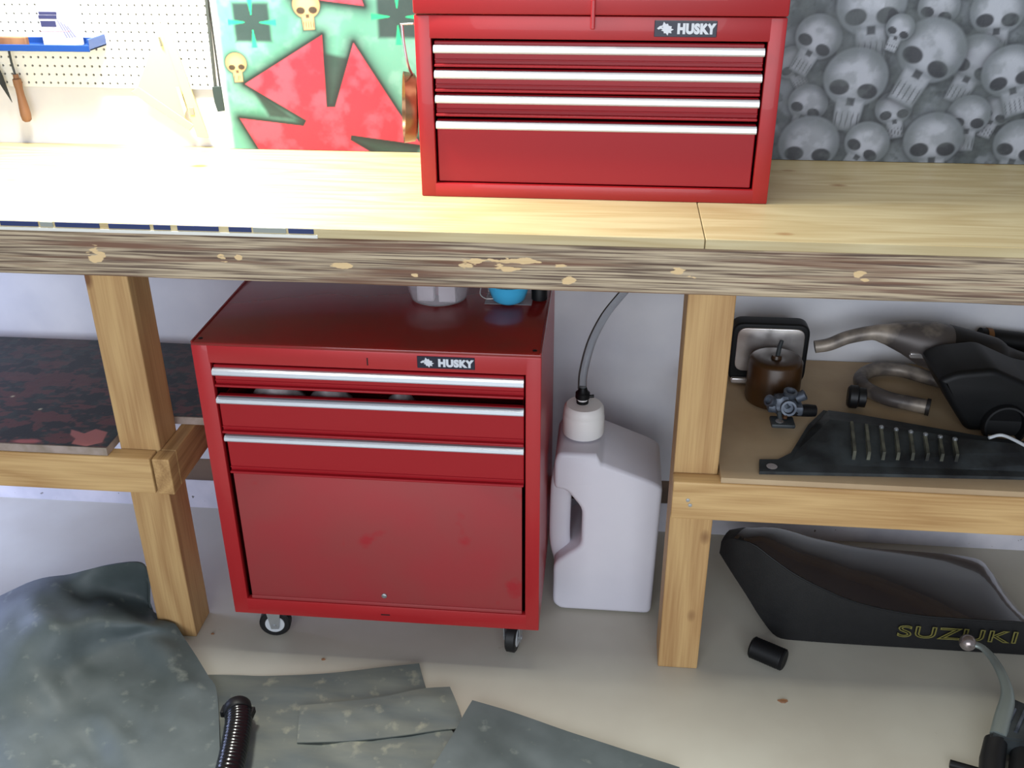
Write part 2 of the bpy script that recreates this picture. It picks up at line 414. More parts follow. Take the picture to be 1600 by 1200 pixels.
def beam_mat():
    M = bpy.data.materials.new('weathered_beam'); M.use_nodes = True; nt = M.node_tree; N = nt.nodes; L = nt.links
    b = N['Principled BSDF']; b.inputs['Roughness'].default_value = .8
    tc = N.new('ShaderNodeTexCoord'); ge = N.new('ShaderNodeNewGeometry')
    def noi(scale, s, d=4):
        mp = N.new('ShaderNodeMapping'); mp.inputs['Scale'].default_value = s; L.new(ge.outputs['Position'], mp.inputs[0])
        n = N.new('ShaderNodeTexNoise'); n.inputs['Scale'].default_value = scale; n.inputs['Detail'].default_value = d
        L.new(mp.outputs[0], n.inputs['Vector']); return n
    def mr(f, a, c): 
        r = N.new('ShaderNodeMapRange'); r.inputs[1].default_value = a; r.inputs[2].default_value = c; L.new(f, r.inputs[0]); return r.outputs[0]
    def mx(f, A, B):
        x = N.new('ShaderNodeMix'); x.data_type = 'RGBA'; L.new(f, x.inputs[0])
        for s, v in ((6, A), (7, B)):
            if isinstance(v, tuple): x.inputs[s].default_value = (*lin(v), 1)
            else: L.new(v, x.inputs[s])
        return x.outputs[2]
    grain = noi(250, (.02, 1, 1)); big = noi(5, (.5, 1, 1)); red = noi(60, (.04, 1, 1))
    c = mx(mr(grain.outputs[0], .42, .62), (196, 178, 150), (98, 80, 68))
    c = mx(mr(big.outputs[0], .50, .85), c, (112, 92, 76))
    c2 = mx(mr(red.outputs[0], .50, .66), c, (124, 92, 74))
    # pale gouges where the weathered skin is chipped away
    sep = N.new('ShaderNodeSeparateXYZ'); L.new(ge.outputs['Position'], sep.inputs[0])
    nn = noi(70, (.35, 1, 1), 3); cur = None
    spots = [(.055, .968, .016, .015), (.305, .974, .011, .010), (.333, .972, .007, .006), (.525, .962, .022, .006), (.668, .948, .009, .004),
             (.80, .978, .045, .007), (.865, .982, .030, .006), (.835, .966, .022, .004), (.762, .970, .014, .006), (.946, .976, .016, .004),
             (.947, .947, .013, .007), (1.143, .971, .015, .012), (1.17, .962, .02, .004), (1.466, .976, .010, .005), (1.475, .966, .006, .003)]
    for sx, sz, rx, rz in spots:
        def term(out, c0, r):
            a = N.new('ShaderNodeMath'); a.operation = 'SUBTRACT'; L.new(out, a.inputs[0]); a.inputs[1].default_value = c0
            d = N.new('ShaderNodeMath'); d.operation = 'DIVIDE'; L.new(a.outputs[0], d.inputs[0]); d.inputs[1].default_value = r
            p = N.new('ShaderNodeMath'); p.operation = 'MULTIPLY'; L.new(d.outputs[0], p.inputs[0]); L.new(d.outputs[0], p.inputs[1]); return p.outputs[0]
        s = N.new('ShaderNodeMath'); s.operation = 'ADD'; L.new(term(sep.outputs[0], sx, rx), s.inputs[0]); L.new(term(sep.outputs[2], sz, rz), s.inputs[1])
        if cur is None: cur = s.outputs[0]
        else:
            mi = N.new('ShaderNodeMath'); mi.operation = 'MINIMUM'; L.new(cur, mi.inputs[0]); L.new(s.outputs[0], mi.inputs[1]); cur = mi.outputs[0]
    ma = N.new('ShaderNodeMath'); ma.operation = 'MULTIPLY_ADD'; L.new(nn.outputs[0], ma.inputs[0]); ma.inputs[1].default_value = 9.; ma.inputs[2].default_value = -4.3
    ad = N.new('ShaderNodeMath'); ad.operation = 'ADD'; L.new(cur, ad.inputs[0]); L.new(ma.outputs[0], ad.inputs[1])
    c3 = mx(mr(ad.outputs[0], 1.1, .8), c2, (226, 196, 148))
    # dark burn-like streaks right of the middle
    st = noi(3, (.6, 1, 1)); 
    L.new(c3, b.inputs['Base Color'])
    return M
finish('front_beam', beam_bm(), beam_mat(), bench, smooth=60)
# printed blue edge of the plywood sheet
def ledge(px0, px1, m_, nm='edge_print', lab=None):
    a = PX(px0, 355, y=-.003).x; b = PX(px1, 362, y=-.003).x
    o = finish(nm, BX((a, -.0036, ZT-.0105), (b, -.0018, ZT-.0015)), m_, bench)
    return o
for a, b in ((2, 62), (87, 157), (170, 235), (240, 267), (277, 342), (357, 393), (450, 490)): ledge(a, b, M_bluemark)
for a, b in ((64, 85), (395, 447)): ledge(a, b, M_bluefade)
finish('edge_strip', BX((X0, -.0045, ZT-.0185), (.49, -.0015, ZT-.0125)), mat('pale_edge_strip', (232, 232, 224), .6), bench)

XL, XR, PW = 0., 1.1716, .0885
def post(x, nm='post'):
    return finish(nm, BX((x, .038, 0), (x+PW, .1265, ZT-.0195), bev=.003), M_pine, bench)
for x in (XL, XR, -.93, 2.44): post(x)
for x in (1.245, -.93, 2.44):      # rear posts against the wall
    finish('rear_post', BX((x, WY-.044, 0), (x+.038, WY-.005, ZT-.0195), bev=.003), M_pine, bench)
ZL, ZR = .517, .523
finish('shelf_rail', BX((X0, -.001, ZL-.087), (.0800, .0375, ZL), bev=.003), M_pinex, bench)
finish('shelf_rail', BX((XR-.002, -.001, ZR-.088), (X1, .0375, ZR), bev=.003), M_pinex, bench)
finish('cross_rail', BX((.0885+.0003-.004, -.001, ZL-.087), (.1220, .0375, ZL), bev=.0025), M_piney, bench)
finish('cross_rail', BX((.0890, .0378, ZL-.087), (.1220, WY-.045, ZL), bev=.0025), M_piney, bench)
finish('cross_rail', BX((XR+PW+.0005, .0378, ZR-.088), (XR+PW+.037, WY-.045, ZR), bev=.0025), M_piney, bench)
finish('rear_rail', BX((X0, WY-.0445-.038, ZL-.087), (.088, WY-.0445, ZL), bev=.003), M_pinex, bench)
finish('rear_rail', BX((1.245, WY-.0445-.038, ZR-.088), (X1, WY-.0445, ZR), bev=.003), M_pinex, bench)
# right shelf board, notched behind the post
SZ = ZR+.0125
bm = bmesh.new()
poly = [(XR+PW+.003, .004), (X1, .004), (X1, .560), (1.235, .560), (1.205, .130), (XR+PW+.003, .130)]
A = [bm.verts.new((a, b, ZR+.0005)) for a, b in poly]; B = [bm.verts.new((a, b, SZ)) for a, b in poly]
bm.faces.new(A[::-1]); bm.faces.new(B)
for i in range(6): bm.faces.new((A[i], A[(i+1) % 6], B[(i+1) % 6], B[i]))
finish('shelf_board', bm, M_shelf, bench)
for x, z in ((PX(1075, 778, y=0).x, .482), (PX(1078, 790, y=0).x, .470)):
    bm = bmesh.new(); lathe(bm, (x, .0005, z), [(.004, 0), (.004, .003), (.001, .0035)], 10, (0, -1, 0)); finish('nail', bm, M_steel, bench)

# ================================================================== painted board on the left shelf
pb = thing('painted_board', 'dark board painted in red and black camouflage lying on the left shelf', 'board', (-.4, .3, ZL))
bm = bmesh.new(); PT = ZL+.019
poly = [(-.93, .004), (-.012, .004), (-.012, .148), (.203, .148), (.203, .520), (-.93, .520)]
A = [bm.verts.new((a, b, ZL+.001)) for a, b in poly]; B = [bm.verts.new((a, b, PT)) for a, b in poly]
bm.faces.new(A[::-1]); n = len(poly)
for i in range(n): bm.faces.new((A[i], A[(i+1) % n], B[(i+1) % n], B[i]))
bm.faces.new(B)
finish('board', bm, mat('board_edge', (140, 126, 112), .8, c2=(168, 152, 144), sc=30), pb)
def paint_camo(X, Z):
    n1 = fbm(X, Z*2, 24, 3); n2 = fbm(X*1.2+4, Z*2.4+1, 40, 5); n3 = fbm(X+2, Z, 50, 8)
    C = np.ones(X.shape+(3,))*np.array(lin((24, 28, 30)))
    C = blend(C, smooth01((n3-.42)/.2)*.7, (38, 52, 50))
    yb = np.clip((Z-.10)/.42, 0, 1)
    C = blend(C, smooth01((n1-.50)/.05)*(1-.75*yb)*.8, (104, 50, 48))
    C = blend(C, smooth01((n2-.55)/.05)*(1-.8*yb)*.8, (92, 52, 48))
    C = blend(C, smooth01((fbm(X+9, Z, 24, 11)-.60)/.04), (20, 22, 26))
    sx, sz = .93-.060, .075   # bare maple-leaf-like pink patch near the front right
    return C
pts_leaf = [(PX(a, b, z=PT).x, PX(a, b, z=PT).y) for a, b in ((112, 672), (132, 678), (150, 671), (168, 676), (160, 692), (135, 698), (112, 694), (118, 686), (110, 680))]
def paint_board(X, Z):
    C = paint_camo(X, Z); XX = X-.93; YY = Z+.006
    d = sd_poly(XX, YY, pts_leaf); C = blend(C, smooth01(.5-d/.003), (176, 104, 98))
    for a, b, rx in ((20, 620, .004), (63, 640, .004)):
        p = PX(a, b, z=PT); C = blend(C, smooth01(1.5-np.hypot(XX-p.x, YY-p.y)/rx), (190, 180, 150))
    for a, b in ((35, 690), (50, 690)):
        p = PX(a, b, z=PT); C = blend(C, smooth01(1.5-np.hypot((XX-p.x)/2.2, YY-p.y)/.008), (170, 90, 90))
    return C
grid_face('painted_face', (-.93, .006, PT+.0012), (.918, 0, 0), (0, .512, 0), 420, 230, paint_board, vcol_mat('camo_paint', .45), pb)
grid_face('painted_face', (-.012, .150, PT+.0012), (.215, 0, 0), (0, .368, 0), 80, 150, lambda X, Z: paint_camo(X+.9, Z+.13), vcol_mat('camo_paint_end', .45), pb)

# ================================================================== artwork panels
PY = WY-.020
def panel(name, label, xa, xb, za, zb_, paint, step, mname, leanx=0.):
    t = thing(name, label, 'painting', ((xa+xb)/2, PY, za))
    finish('backing_board', BX((xa, PY+.0008, za), (xb, PY+.011, zb_)), mat(mname+'_board', (214, 214, 208), .7), t)
    grid_face('painted_face', (xa, PY, za), (xb-xa, 0, 0), (0, 0, zb_-za), int((xb-xa)/step), int((zb_-za)/step), paint, vcol_mat(mname, .45, .08), t)
    return t
LA = (.132, .690, ZT+.001, 1.60)
def cl(x, y):    # sketch coordinates measured on the panel -> panel plane metres
    p = PX(330+x/4.571, y/4.571, y=PY); return (p.x-LA[0], p.z-LA[2])
def paint_left(X, Z):
    n = fbm(X, Z, 30, 21)
    C = np.ones(X.shape+(3,))*np.array(lin((102, 164, 140)))
    C = blend(C, smooth01((n-.45)/.25)*.5, (140, 188, 170))
    C = blend(C, smooth01((fbm(X, Z, 14, 2)-.5)/.2)*.4, (62, 140, 104))
    # dark split crosses with bright spikes
    for cx, cy, R in ((290, 160, 240), (1330, 120, 260), (430, -520, 300), (1250, -700, 300), (60, -330, 220)):
        a = cl(cx, cy); r = R/4571*1.15
        ang = np.arctan2(Z-a[1], X-a[0]); d = np.hypot(X-a[0], Z-a[1])/r
        dq = np.maximum(np.abs(X-a[0]), np.abs(Z-a[1]))/r*1.12
        C = blend(C, smooth01((.86-dq)/.20)*.93, (44, 54, 55))
        spike = smooth01(1.5-(np.minimum(np.abs(np.sin(ang)), np.abs(np.cos(ang)))*d/(.02+.17*np.clip(d-.26, 0, 1)))*1.2)*(d > .26)*(dq < 1.0)
        C = blend(C, spike*.95, (40, 196, 130))
    red = [(240, 600), (790, 250), (825, 765), (885, 765), (1015, 305), (1330, 790), (1500, 1035), (1000, 965), (995, 1000), (1400, 1240), (1150, 1500), (470, 1400), (370, 1110), (205, 845), (660, 900), (680, 860)]
    red2 = [(560, -30), (760, 0), (1090, 42), (1060, -40), (1250, -330), (980, -560), (860, -250), (800, -620), (400, -420)]
    for P in (red, red2):
        d = sd_poly(X, Z, [cl(*p) for p in P])
        C = blend(C, np.minimum(1, 1.25*np.exp(-np.clip(d, 0, 9)/.016))*.96, (26, 32, 30))
        if P is red:
            for sl in ([(793, 380), (825, 765), (885, 765), (985, 420)], [(300, 640), (660, 900), (680, 860), (420, 830)], [(1000, 965), (995, 1000), (1400, 1240), (1500, 1035)]):
                ds = sd_poly(X, Z, [cl(*p) for p in sl]); C = blend(C, smooth01(.6-ds/.012)*.85, (34, 38, 36))
        rr = fbm(X, Z, 26, 31)
        base = blend(np.ones(X.shape+(3,))*np.array(lin((186, 44, 58))), smooth01((rr-.4)/.3), (204, 72, 86))
        k = smooth01(.5-d/.0022)[..., None]; C = C*(1-k)+base*k
    for cx, cy, s in ((680, 60, 150), (180, 470, 120)):
        a = cl(cx, cy); C = skull(C, X, Z, a[0], a[1], s/4571*1.22, .05, (212, 172, 122), (186, 142, 98), (28, 28, 24), .75)
    # pale edge at the left where the paint thins
    C = blend(C, smooth01(1-(X)/.018)*.7, (220, 232, 224))
    return C
panel('airbrushed_panel', 'airbrushed green board with large red split cross leaning behind the bench', LA[0], LA[1], LA[2], LA[3], paint_left, .0018, 'airbrush_green')
RA = (.694, 2.45, ZT+.001, 1.60)
def cr_(x, y):
    p = PX(1200+x/4, y/4, y=PY); return (p.x-RA[0], p.z-RA[2])
def paint_right(X, Z):
    n = fbm(X, Z, 22, 41); n2 = fbm(X+3, Z, 60, 42)
    C = np.ones(X.shape+(3,))*np.array(lin((84, 92, 96)))
    C = blend(C, smooth01((n-.42)/.25)*.9, (128, 136, 144))
    C = blend(C, smooth01((n2-.55)/.2)*.5, (58, 64, 66))
    L_, M_, D_ = (172, 177, 188), (112, 119, 126), (36, 39, 46)
    lst = [(160, 400, 110, -.5), (1060, 60, 130, .2), (1440, 90, 170, -.1), (1290, 400, 170, .35), (790, 690, 120, -.2), (240, 660, 130, .3), (1420, 700, 110, .3),
           (300, 250, 150, .45), (650, 60, 215, -.12), (1000, 350, 215, .42), (1520, 470, 175, -.35), (1250, 740, 140, -.05), (540, 520, 205, .08),
           (250, 930, 200, 0), (600, 910, 150, .5), (1030, 900, 190, -.1), (1560, 920, 170, .2), (820, 180, 90, .3)]
    r = random.Random(5)
    for k in range(60):
        cx = r.uniform(-2300, 4200); cy = r.uniform(-900, 1000)
        if -150 < cx < 1750 and cy > -60: continue
        lst.insert(0, (cx, cy, r.uniform(110, 210), r.uniform(-.5, .5)))
    for cx, cy, s, a in lst:
        q = cr_(cx, cy); C = skull(C, X, Z, q[0], q[1]-.004, s/4000*1.72, -a, L_, M_, D_, .66, 1)
    g = fbm(X+7, Z, 40, 44); C = blend(C, smooth01((g-.4)/.3)*.42, (98, 106, 108))
    return C
panel('airbrushed_panel', 'grey airbrushed board crowded with overlapping skulls, right of the tool chest', RA[0], RA[1], RA[2], RA[3], paint_right, .0024, 'airbrush_grey')

# ================================================================== tool chest on the bench
def badge(parent, cx, y, cz, w, h, rz=0.):
    b = finish('badge', BX((cx-w/2, y-.0022, cz-h/2), (cx+w/2, y, cz+h/2), bev=.0008, seg=1), M_badge, parent)
    t = text_bm('HUSKY', h*.80, .0004, bold=h*.055, space=1.10)
    xs = [v.co.x for v in t.verts]; wd = max(xs)-min(xs)
    upright(t, (cx+w*.165, y-.0027, cz-h*.02), sx=w*.62/wd); finish('lettering', t, M_silver, b)
    k = h*.92; hx = cx-w*.33
    pol = [(-.55, .02), (-.38, .16), (-.18, .22), (-.10, .46), (.04, .30), (.18, .34), (.24, .20), (.46, .16), (.42, .02), (.60, -.04), (.42, -.14), (.46, -.30),
           (.26, -.26), (.20, -.44), (.06, -.28), (-.06, -.30), (-.10, -.16), (-.26, -.12), (-.16, -.04), (-.30, .0), (-.44, -.06)]
    hb = curve_bm([[(p[0]*k, p[1]*k) for p in pol], [(-.26*k, .10*k), (-.16*k, .13*k), (-.12*k, .07*k)]], .0008)
    upright(hb, (hx, y-.0027, cz)); finish('dog_head_emblem', hb, M_silver, b)
    return b
def pull(parent, x0, x1, y, z0, z1):
    bm = bmesh.new()
    prof = [(0, z0), (-.004, z0-.001), (-.011, z0+.001), (-.013, z0+.004), (-.012, z1-.003), (-.007, z1), (0, z1)]
    A = [bm.verts.new((x0, y+p[0], p[1])) for p in prof]; B = [bm.verts.new((x1, y+p[0], p[1])) for p in prof]
    n = len(prof); bm.faces.new(A); bm.faces.new(B[::-1])
    for i in range(n): bm.faces.new((A[(i+1) % n], A[i], B[i], B[(i+1) % n]))
    bmesh.ops.recalc_face_normals(bm, faces=bm.faces)
    return finish('pull', bm, M_alu, parent)
def drawer(parent, x0, x1, y, z0, z1, pz0, pz1, m_, lip=True, depth=.2):
    bm = bmesh.new()
    box(bm, (x0, y, z0), (x1, y+.012, z1), bev=.0015, seg=1)
    if lip:
        box(bm, (x0, y-.0085, z0), (x1, y+.001, z0+.0055), bev=.0022, seg=3)
        box(bm, (x0, y-.002, z0+.011), (x1, y+.001, z0+.014), bev=.0008, seg=1)
    box(bm, (x0+.004, y+.012, z0+.004), (x1-.004, y+depth, z0+.006))       # tray
    box(bm, (x0+.004, y+.012, z0+.004), (x0+.006, y+depth, z1-.012)); box(bm, (x1-.006, y+.012, z0+.004), (x1-.004, y+depth, z1-.012))
    d = finish('drawer', bm, m_, parent)
    pull(d, x0, x1, y, pz0, pz1)
    return d
def carcass(x0, x1, y0, y1, z0, z1, ox0, ox1, oz0, oz1):
    """sheet-metal case with an open front"""
    bm = bmesh.new(); t = .002
    box(bm, (x0, y0, z0), (ox0, y0+.016, z1), bev=.0022); box(bm, (ox1, y0, z0), (x1, y0+.016, z1), bev=.0022)
    box(bm, (ox0-.004, y0, oz1), (ox1+.004, y0+.016, z1), bev=.0018); box(bm, (ox0-.004, y0, z0), (ox1+.004, y0+.016, oz0), bev=.0018)
    box(bm, (x0+.0005, y0+.01, z0+.001), (x0+.0025, y1, z1-.001)); box(bm, (x1-.0025, y0+.01, z0+.001), (x1-.0005, y1, z1-.001))
    box(bm, (x0+.001, y1-.002, z0+.001), (x1-.001, y1, z1-.001)); box(bm, (x0+.001, y0+.01, z0+.001), (x1-.001, y1, z0+.003))
    return bm
hx, hy, hW, hz = .6462, .2119, .6769, 1.3766
chest = thing('tool_chest', 'red four-drawer tool chest standing on the bench top', 'tool chest', (hx+hW/2, hy+.15, ZT))
ox0, ox1, oz0, oz1 = hx+.0305, hx+hW-.0305, ZT+.027, 1.335
HB = hy+.300
finish('case', carcass(hx, hx+hW, hy, HB, ZT+.0002, hz, ox0, ox1, oz0, oz1), M_red, chest, smooth=35)
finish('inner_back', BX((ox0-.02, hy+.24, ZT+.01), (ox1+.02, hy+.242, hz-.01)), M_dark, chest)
lid = finish('lid', BX((hx-.001, hy-.0025, hz+.0015), (hx+hW+.001, HB, hz+.075), bev=.004), M_red, chest, smooth=35)
finish('hasp', BX((hx+hW*.487-.004, hy-.010, hz-.022), (hx+hW*.487+.004, hy-.0005, hz+.03), bev=.002), M_red, chest)
# drawers from the photograph's pull heights (top to bottom)
pz = [(1.309, 1.3235), (1.263, 1.2775), (1.217, 1.2315), (1.168, 1.1825)]
dz = [(1.284, 1.330), (1.238, 1.2795), (1.192, 1.2335), (ZT+.029, 1.1845)]
for (a, b), (c, d) in zip(pz, dz):
    drawer(chest, ox0+.004, ox1-.004, hy+.008, c, d, a, b, M_redface, lip=c > 1.1)
badge(chest, 1.1435, hy, 1.3565, .112, .0285)

# pan hanging at the side of the chest
t = thing('hanging_pan', 'small brass pan with thin handle hanging at the left side of the tool chest', 'pan', (.640, .30, 1.05))
c = PX(648, 168, y=.30)
ax = Vector((-.97, -.24, .05)).normalized()
bm = bmesh.new(); lathe(bm, c, [(0, .004), (.055, .004), (.062, .006), (.067, .022), (.0695, .022), (.066, .0), (.058, -.004), (0, -.004)], 40, ax)
finish('pan_body', bm, M_brass, t, smooth=40)
bm = bmesh.new(); tube(bm, spline([c+Vector((0, 0, .060)), PX(637, 100, y=.262), PX(630, 60, y=.265), PX(628, 38, y=.268)], 6), .0026, 10)
finish('handle', bm, M_steel, t, smooth=50)
bm = bmesh.new(); tube(bm, [PX(626, 38, y=.268), PX(640, 37, y=.262), PX(646, 37, y=.260)], .002, 8)
finish('hook', bm, M_chrome, t, smooth=50)

# ================================================================== rolling cabinet
kx0, kx1, ky, kz0, kz1 = .2125, .9025, -.002, .118, .7940
KB = ky+.457
cab = thing('rolling_cabinet', 'red rolling tool cabinet on castors under the bench', 'tool cabinet', ((kx0+kx1)/2, ky+.22, 0))
ox0, ox1, oz0, oz1 = .2470, .8720, .160, .7500
finish('case', carcass(kx0, kx1, ky, KB, kz0, kz1-.006, ox0, ox1, oz0, oz1), M_red, cab, smooth=35)
bm = bmesh.new(); box(bm, (kx0, ky+.001, kz1-.008), (kx1, KB, kz1-.0005), bev=.002)
for a, b in (((kx0, ky+.002, kz1-.002), (kx0+.004, KB, kz1+.002)), ((kx1-.004, ky+.002, kz1-.002), (kx1, KB, kz1+.002)), ((kx0, KB-.004, kz1-.002), (kx1, KB, kz1+.002))):
    box(bm, a, b, bev=.001, seg=1)
finish('top_panel', bm, M_redtop, cab, smooth=35)
for x in (kx0+.014, kx1-.014):
    bm = bmesh.new(); lathe(bm, (x, ky+.020, kz1-.0004), [(.0045, 0), (.0045, .0006), (.0025, .001), (0, .001)], 12); finish('rivet_hole', bm, M_black, cab)
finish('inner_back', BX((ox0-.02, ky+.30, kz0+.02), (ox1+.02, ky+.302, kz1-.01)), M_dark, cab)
A0, A1 = ox0+.004, ox1-.003
d1 = drawer(cab, A0, A1, ky+.003, .699, .745, .7255, .7400, M_redface, depth=.28)
d2 = drawer(cab, A0, A1, ky+.003, .592, .677, .6625, .6760, M_redface, depth=.28)
d3 = drawer(cab, A0+.004, A1, ky+.003, .496, .589, .5740, .5870, M_redface, depth=.28)
bm = bmesh.new(); box(bm, (A0+.006, ky+.004, oz0+.002), (A1-.004, ky+.012, .4925), bev=.002)
box(bm, (A0+.006, ky+.001, oz0+.001), (A1-.004, ky+.006, oz0+.010), bev=.002)
dr = finish('bottom_door', bm, M_reddust, cab, smooth=35)
p = PX(600, 932, y=ky)
bm = bmesh.new(); lathe(bm, (p.x, ky+.004, p.z), [(.006, 0), (.006, .003), (.003, .004), (0, .004)], 14, (0, -1, 0)); finish('lock', bm, M_steel, dr)
finish('latch_slot', BX((p.x-.010, ky-.0006, .136), (p.x+.010, ky+.001, .139)), M_dark, cab)
p = PX(574, 565, y=ky); finish('latch_mark', BX((p.x-.0012, ky-.0008, p.z-.008), (p.x+.0012, ky+.001, p.z+.008)), M_dark, cab)
badge(cab, (PX(652, 567, y=ky).x+PX(742, 568, y=ky).x)/2, ky, .7705, .112, .0255)
# castors: left one turned sideways, right one facing the front
def castor(cx, cy, ang):
    g = bmesh.new(); R = Matrix.Rotation(ang, 4, 'Z')
    W = .0365
    lathe(g, (0, -.012, W), [(.012, 0), (W-.004, 0), (W, .003), (W, .021), (W-.004, .024), (.012, .024)], 28, (0, 1, 0))
    g2 = bmesh.new(); lathe(g2, (0, -.0135, W), [(0, 0), (.022, 0), (.024, .003), (.024, .024), (.022, .027), (0, .027)], 24, (0, 1, 0))
    g3 = bmesh.new(); box(g3, (-.024, -.020, .098), (.024, .020, .117), bev=.002)
    for s in (-1, 1):
        prism(g3, [(-.018, .098), (.020, .098), (.010, W-.008), (-.008, W-.008)], s*.0185-.0015, s*.0185+.0015)
    tube(g3, [(0, -.022, W), (0, .022, W)], .005, 10)
    T = Matrix.Translation((cx, cy, 0)) @ R
    for q in (g, g2, g3): bmesh.ops.transform(q, matrix=T, verts=q.verts)
    ca = finish('castor', g3, M_steel, cab, smooth=35)
    finish('tyre', g, M_rubber, ca, smooth=35); finish('hub', g2, M_castor, ca, smooth=35)
castor(.275, .070, math.radians(8)); castor(.838, .068, math.radians(82)); castor(.275, .40, 0); castor(.838, .40, math.radians(90))
# things showing through the gap above the second drawer
for (a, b, hh), lb in zip(((388, 470, .0150), (478, 545, .0110), (600, 645, .008)), ('grey rag showing in the open gap at the left of the upper drawers', 'pale rag showing in the drawer gap, second from the left', 'small dark rag showing in the drawer gap, nearest its middle')):
    xa, xb = PX(a, 612, y=.03).x, PX(b, 612, y=.03).x
    bm = bmesh.new(); bmesh.ops.create_icosphere(bm, subdivisions=3, radius=1)
    for v in bm.verts:
        n_ = noise.noise(v.co*2.2)*.22; v.co *= 1+n_
        v.co = Vector(((xa+xb)/2+v.co.x*(xb-xa)/2, .046+v.co.y*.030, .640+(v.co.z)*(.022+hh*2.0)))
    for v in bm.verts: v.co.z = max(v.co.z, .5985)
    for v in bm.verts: v.co.z = min(v.co.z, .692)
    tag(finish('rag', bm, M_vial, base=((xa+xb)/2, .046, .6), smooth=80), lb, 'rag', 'rags in the cabinet drawer')

# plastic tub and cyan packet on the cabinet
tb = thing('plastic_tub', 'round clear plastic tub with white and pink packets on the red cabinet', 'tub', (.660, .255, kz1))
c0 = (.664, .262, kz1)
bm = bmesh.new(); lathe(bm, c0, [(0, .0005), (.050, .0005), (.060, .006), (.074, .060), (.077, .062), (.077, .066), (.0725, .066), (.058, .009), (.048, .003), (0, .003)], 36)
finish('tub_wall', bm, M_glass, tb, smooth=40)
for nm, (x, y), m_, lb in (('paper_packet', (-.024, -.020), M_paper, 'white paper packet on the left inside the tub'), ('paper_packet', (.022, -.022), M_paper, 'white paper packet on the right inside the tub'), ('pink_packet', (.0, .016), M_pink, 'pink packet at the back inside the tub')):
    bm = BX((c0[0]+x-.018, c0[1]+y-.012, kz1+.004), (c0[0]+x+.018, c0[1]+y+.012, kz1+.054), bev=.003)
    tag(finish(nm, bm, m_, base=(c0[0]+x, c0[1]+y, kz1)), lb, 'packet')
bp_ = thing('blister_pack', 'cyan plastic item in clear packaging on the cabinet right of the tub', 'package', (.815, .27, kz1))
bm = bmesh.new(); lathe(bm, (.815, .250, kz1+.002), [(0, 0), (.022, 0), (.034, .008), (.042, .030), (.046, .045), (0, .045)], 24); finish('cyan_cup', bm, M_cyan, bp_, smooth=40)
bm = bmesh.new()
for v0, v1 in (((.765, .235, kz1+.0008), (.865, .300, kz1+.002)), ((.765, .298, kz1+.002), (.865, .300, kz1+.055))): box(bm, v0, v1)
finish('clear_shell', bm, M_glass, bp_)
bm = bmesh.new(); tube(bm, spline([(.758, .262, kz1+.040), (.755, .245, kz1+.020), (.768, .238, kz1+.012), (.790, .236, kz1+.014)], 6), .0014, 8); finish('wire_loop', bm, M_chrome, bp_, smooth=50)
bm = bmesh.new(); lathe(bm, (.879, .272, kz1+.0022), [(0, 0), (.017, 0), (.017, .038), (.014, .042), (0, .042)], 20)
tag(finish('black_canister', bm, M_black, base=(.879, .272, kz1), smooth=40), 'small black canister on the cabinet top right of the cyan package', 'canister')

# ================================================================== utility jug
jug = thing('utility_jug', 'white plastic utility jug with side handle standing between cabinet and post', 'jug', (1.045, .33, 0))
body = [(.940, .004), (1.160, .004), (1.166, .372), (1.140, .392), (1.030, .448), (.928, .448), (.920, .425), (.920, .352), (.948, .350), (.986, .300), (.986, .196), (.948, .165), (.922, .140), (.922, .020)]
bm = bmesh.new(); prism(bm, fillet(body, .016, 3), .210, .415)
long_ = [e for e in bm.edges if abs(e.verts[0].co.y-e.verts[1].co.y) < 1e-6]
bmesh.ops.bevel(bm, geom=long_, offset=.020, segments=4, affect='EDGES', profile=.5, clamp_overlap=True)
for v in bm.verts:      # the top falls away to the back and to the front corners
    if v.co.z > .36:
        t = min(1, (v.co.z-.36)/.08)
        if v.co.y > .33: v.co.z -= (v.co.y-.33)*.22*t
        if v.co.y < .29 and v.co.x > 1.02: v.co.z -= (.29-v.co.y)*.30*t
finish('body', bm, M_jug, jug, smooth=50)
bm = bmesh.new(); tube(bm, spline([(.944, .262, .395), (.936, .262, .345), (.9335, .262, .260), (.9345, .262, .175), (.946, .262, .120)], 5), .0115, 14, squash=(2.2, 1.))
finish('handle', bm, M_jug, jug, smooth=60)
cc = (.981, .315)
bm = bmesh.new(); lathe(bm, (cc[0], cc[1], .430), [(.038, 0), (.038, .050)], 32); finish('neck', bm, M_jug, jug, smooth=40)
bm = bmesh.new()
prof = [(.0470, .448), (.0482, .452), (.0482, .490), (.0470, .496), (.0462, .498), (.0470, .501), (.0455, .514), (.040, .521), (.012, .523), (0, .523)]
lathe(bm, (cc[0], cc[1], 0), prof, 48)
finish('screw_cap', bm, M_cap, jug, smooth=40)
bm = bmesh.new()
lathe(bm, (cc[0]-.004, cc[1]+.002, .523), [(.014, 0), (.014, .006), (.011, .007), (.011, .012), (.0165, .013), (.0165, .026), (.012, .030), (.009, .040), (0, .040)], 18)
tube(bm, [(cc[0]+.005, cc[1], .540), (cc[0]+.022, cc[1], .542)], .004, 8)
fit_ = finish('hose_fitting', bm, M_black, jug, smooth=35)
bm = bmesh.new(); lathe(bm, (cc[0]-.004, cc[1]+.002, .5295), [(.0118, 0), (.0118, .0055)], 16); finish('white_ring', bm, M_paper, fit_)
hp = [Vector((cc[0]-.004, cc[1]+.002, .558)), PX(913, 580, y=.325), PX(925, 535, y=.35), PX(945, 495, y=.38), PX(968, 465, y=.41), PX(995, 435, y=.44), PX(1010, 415, y=.45)]
hs = spline(hp, 8)
bm = bmesh.new(); tube(bm, hs, .0085, 14); finish('clear_hose', bm, M_hose, jug, smooth=60)
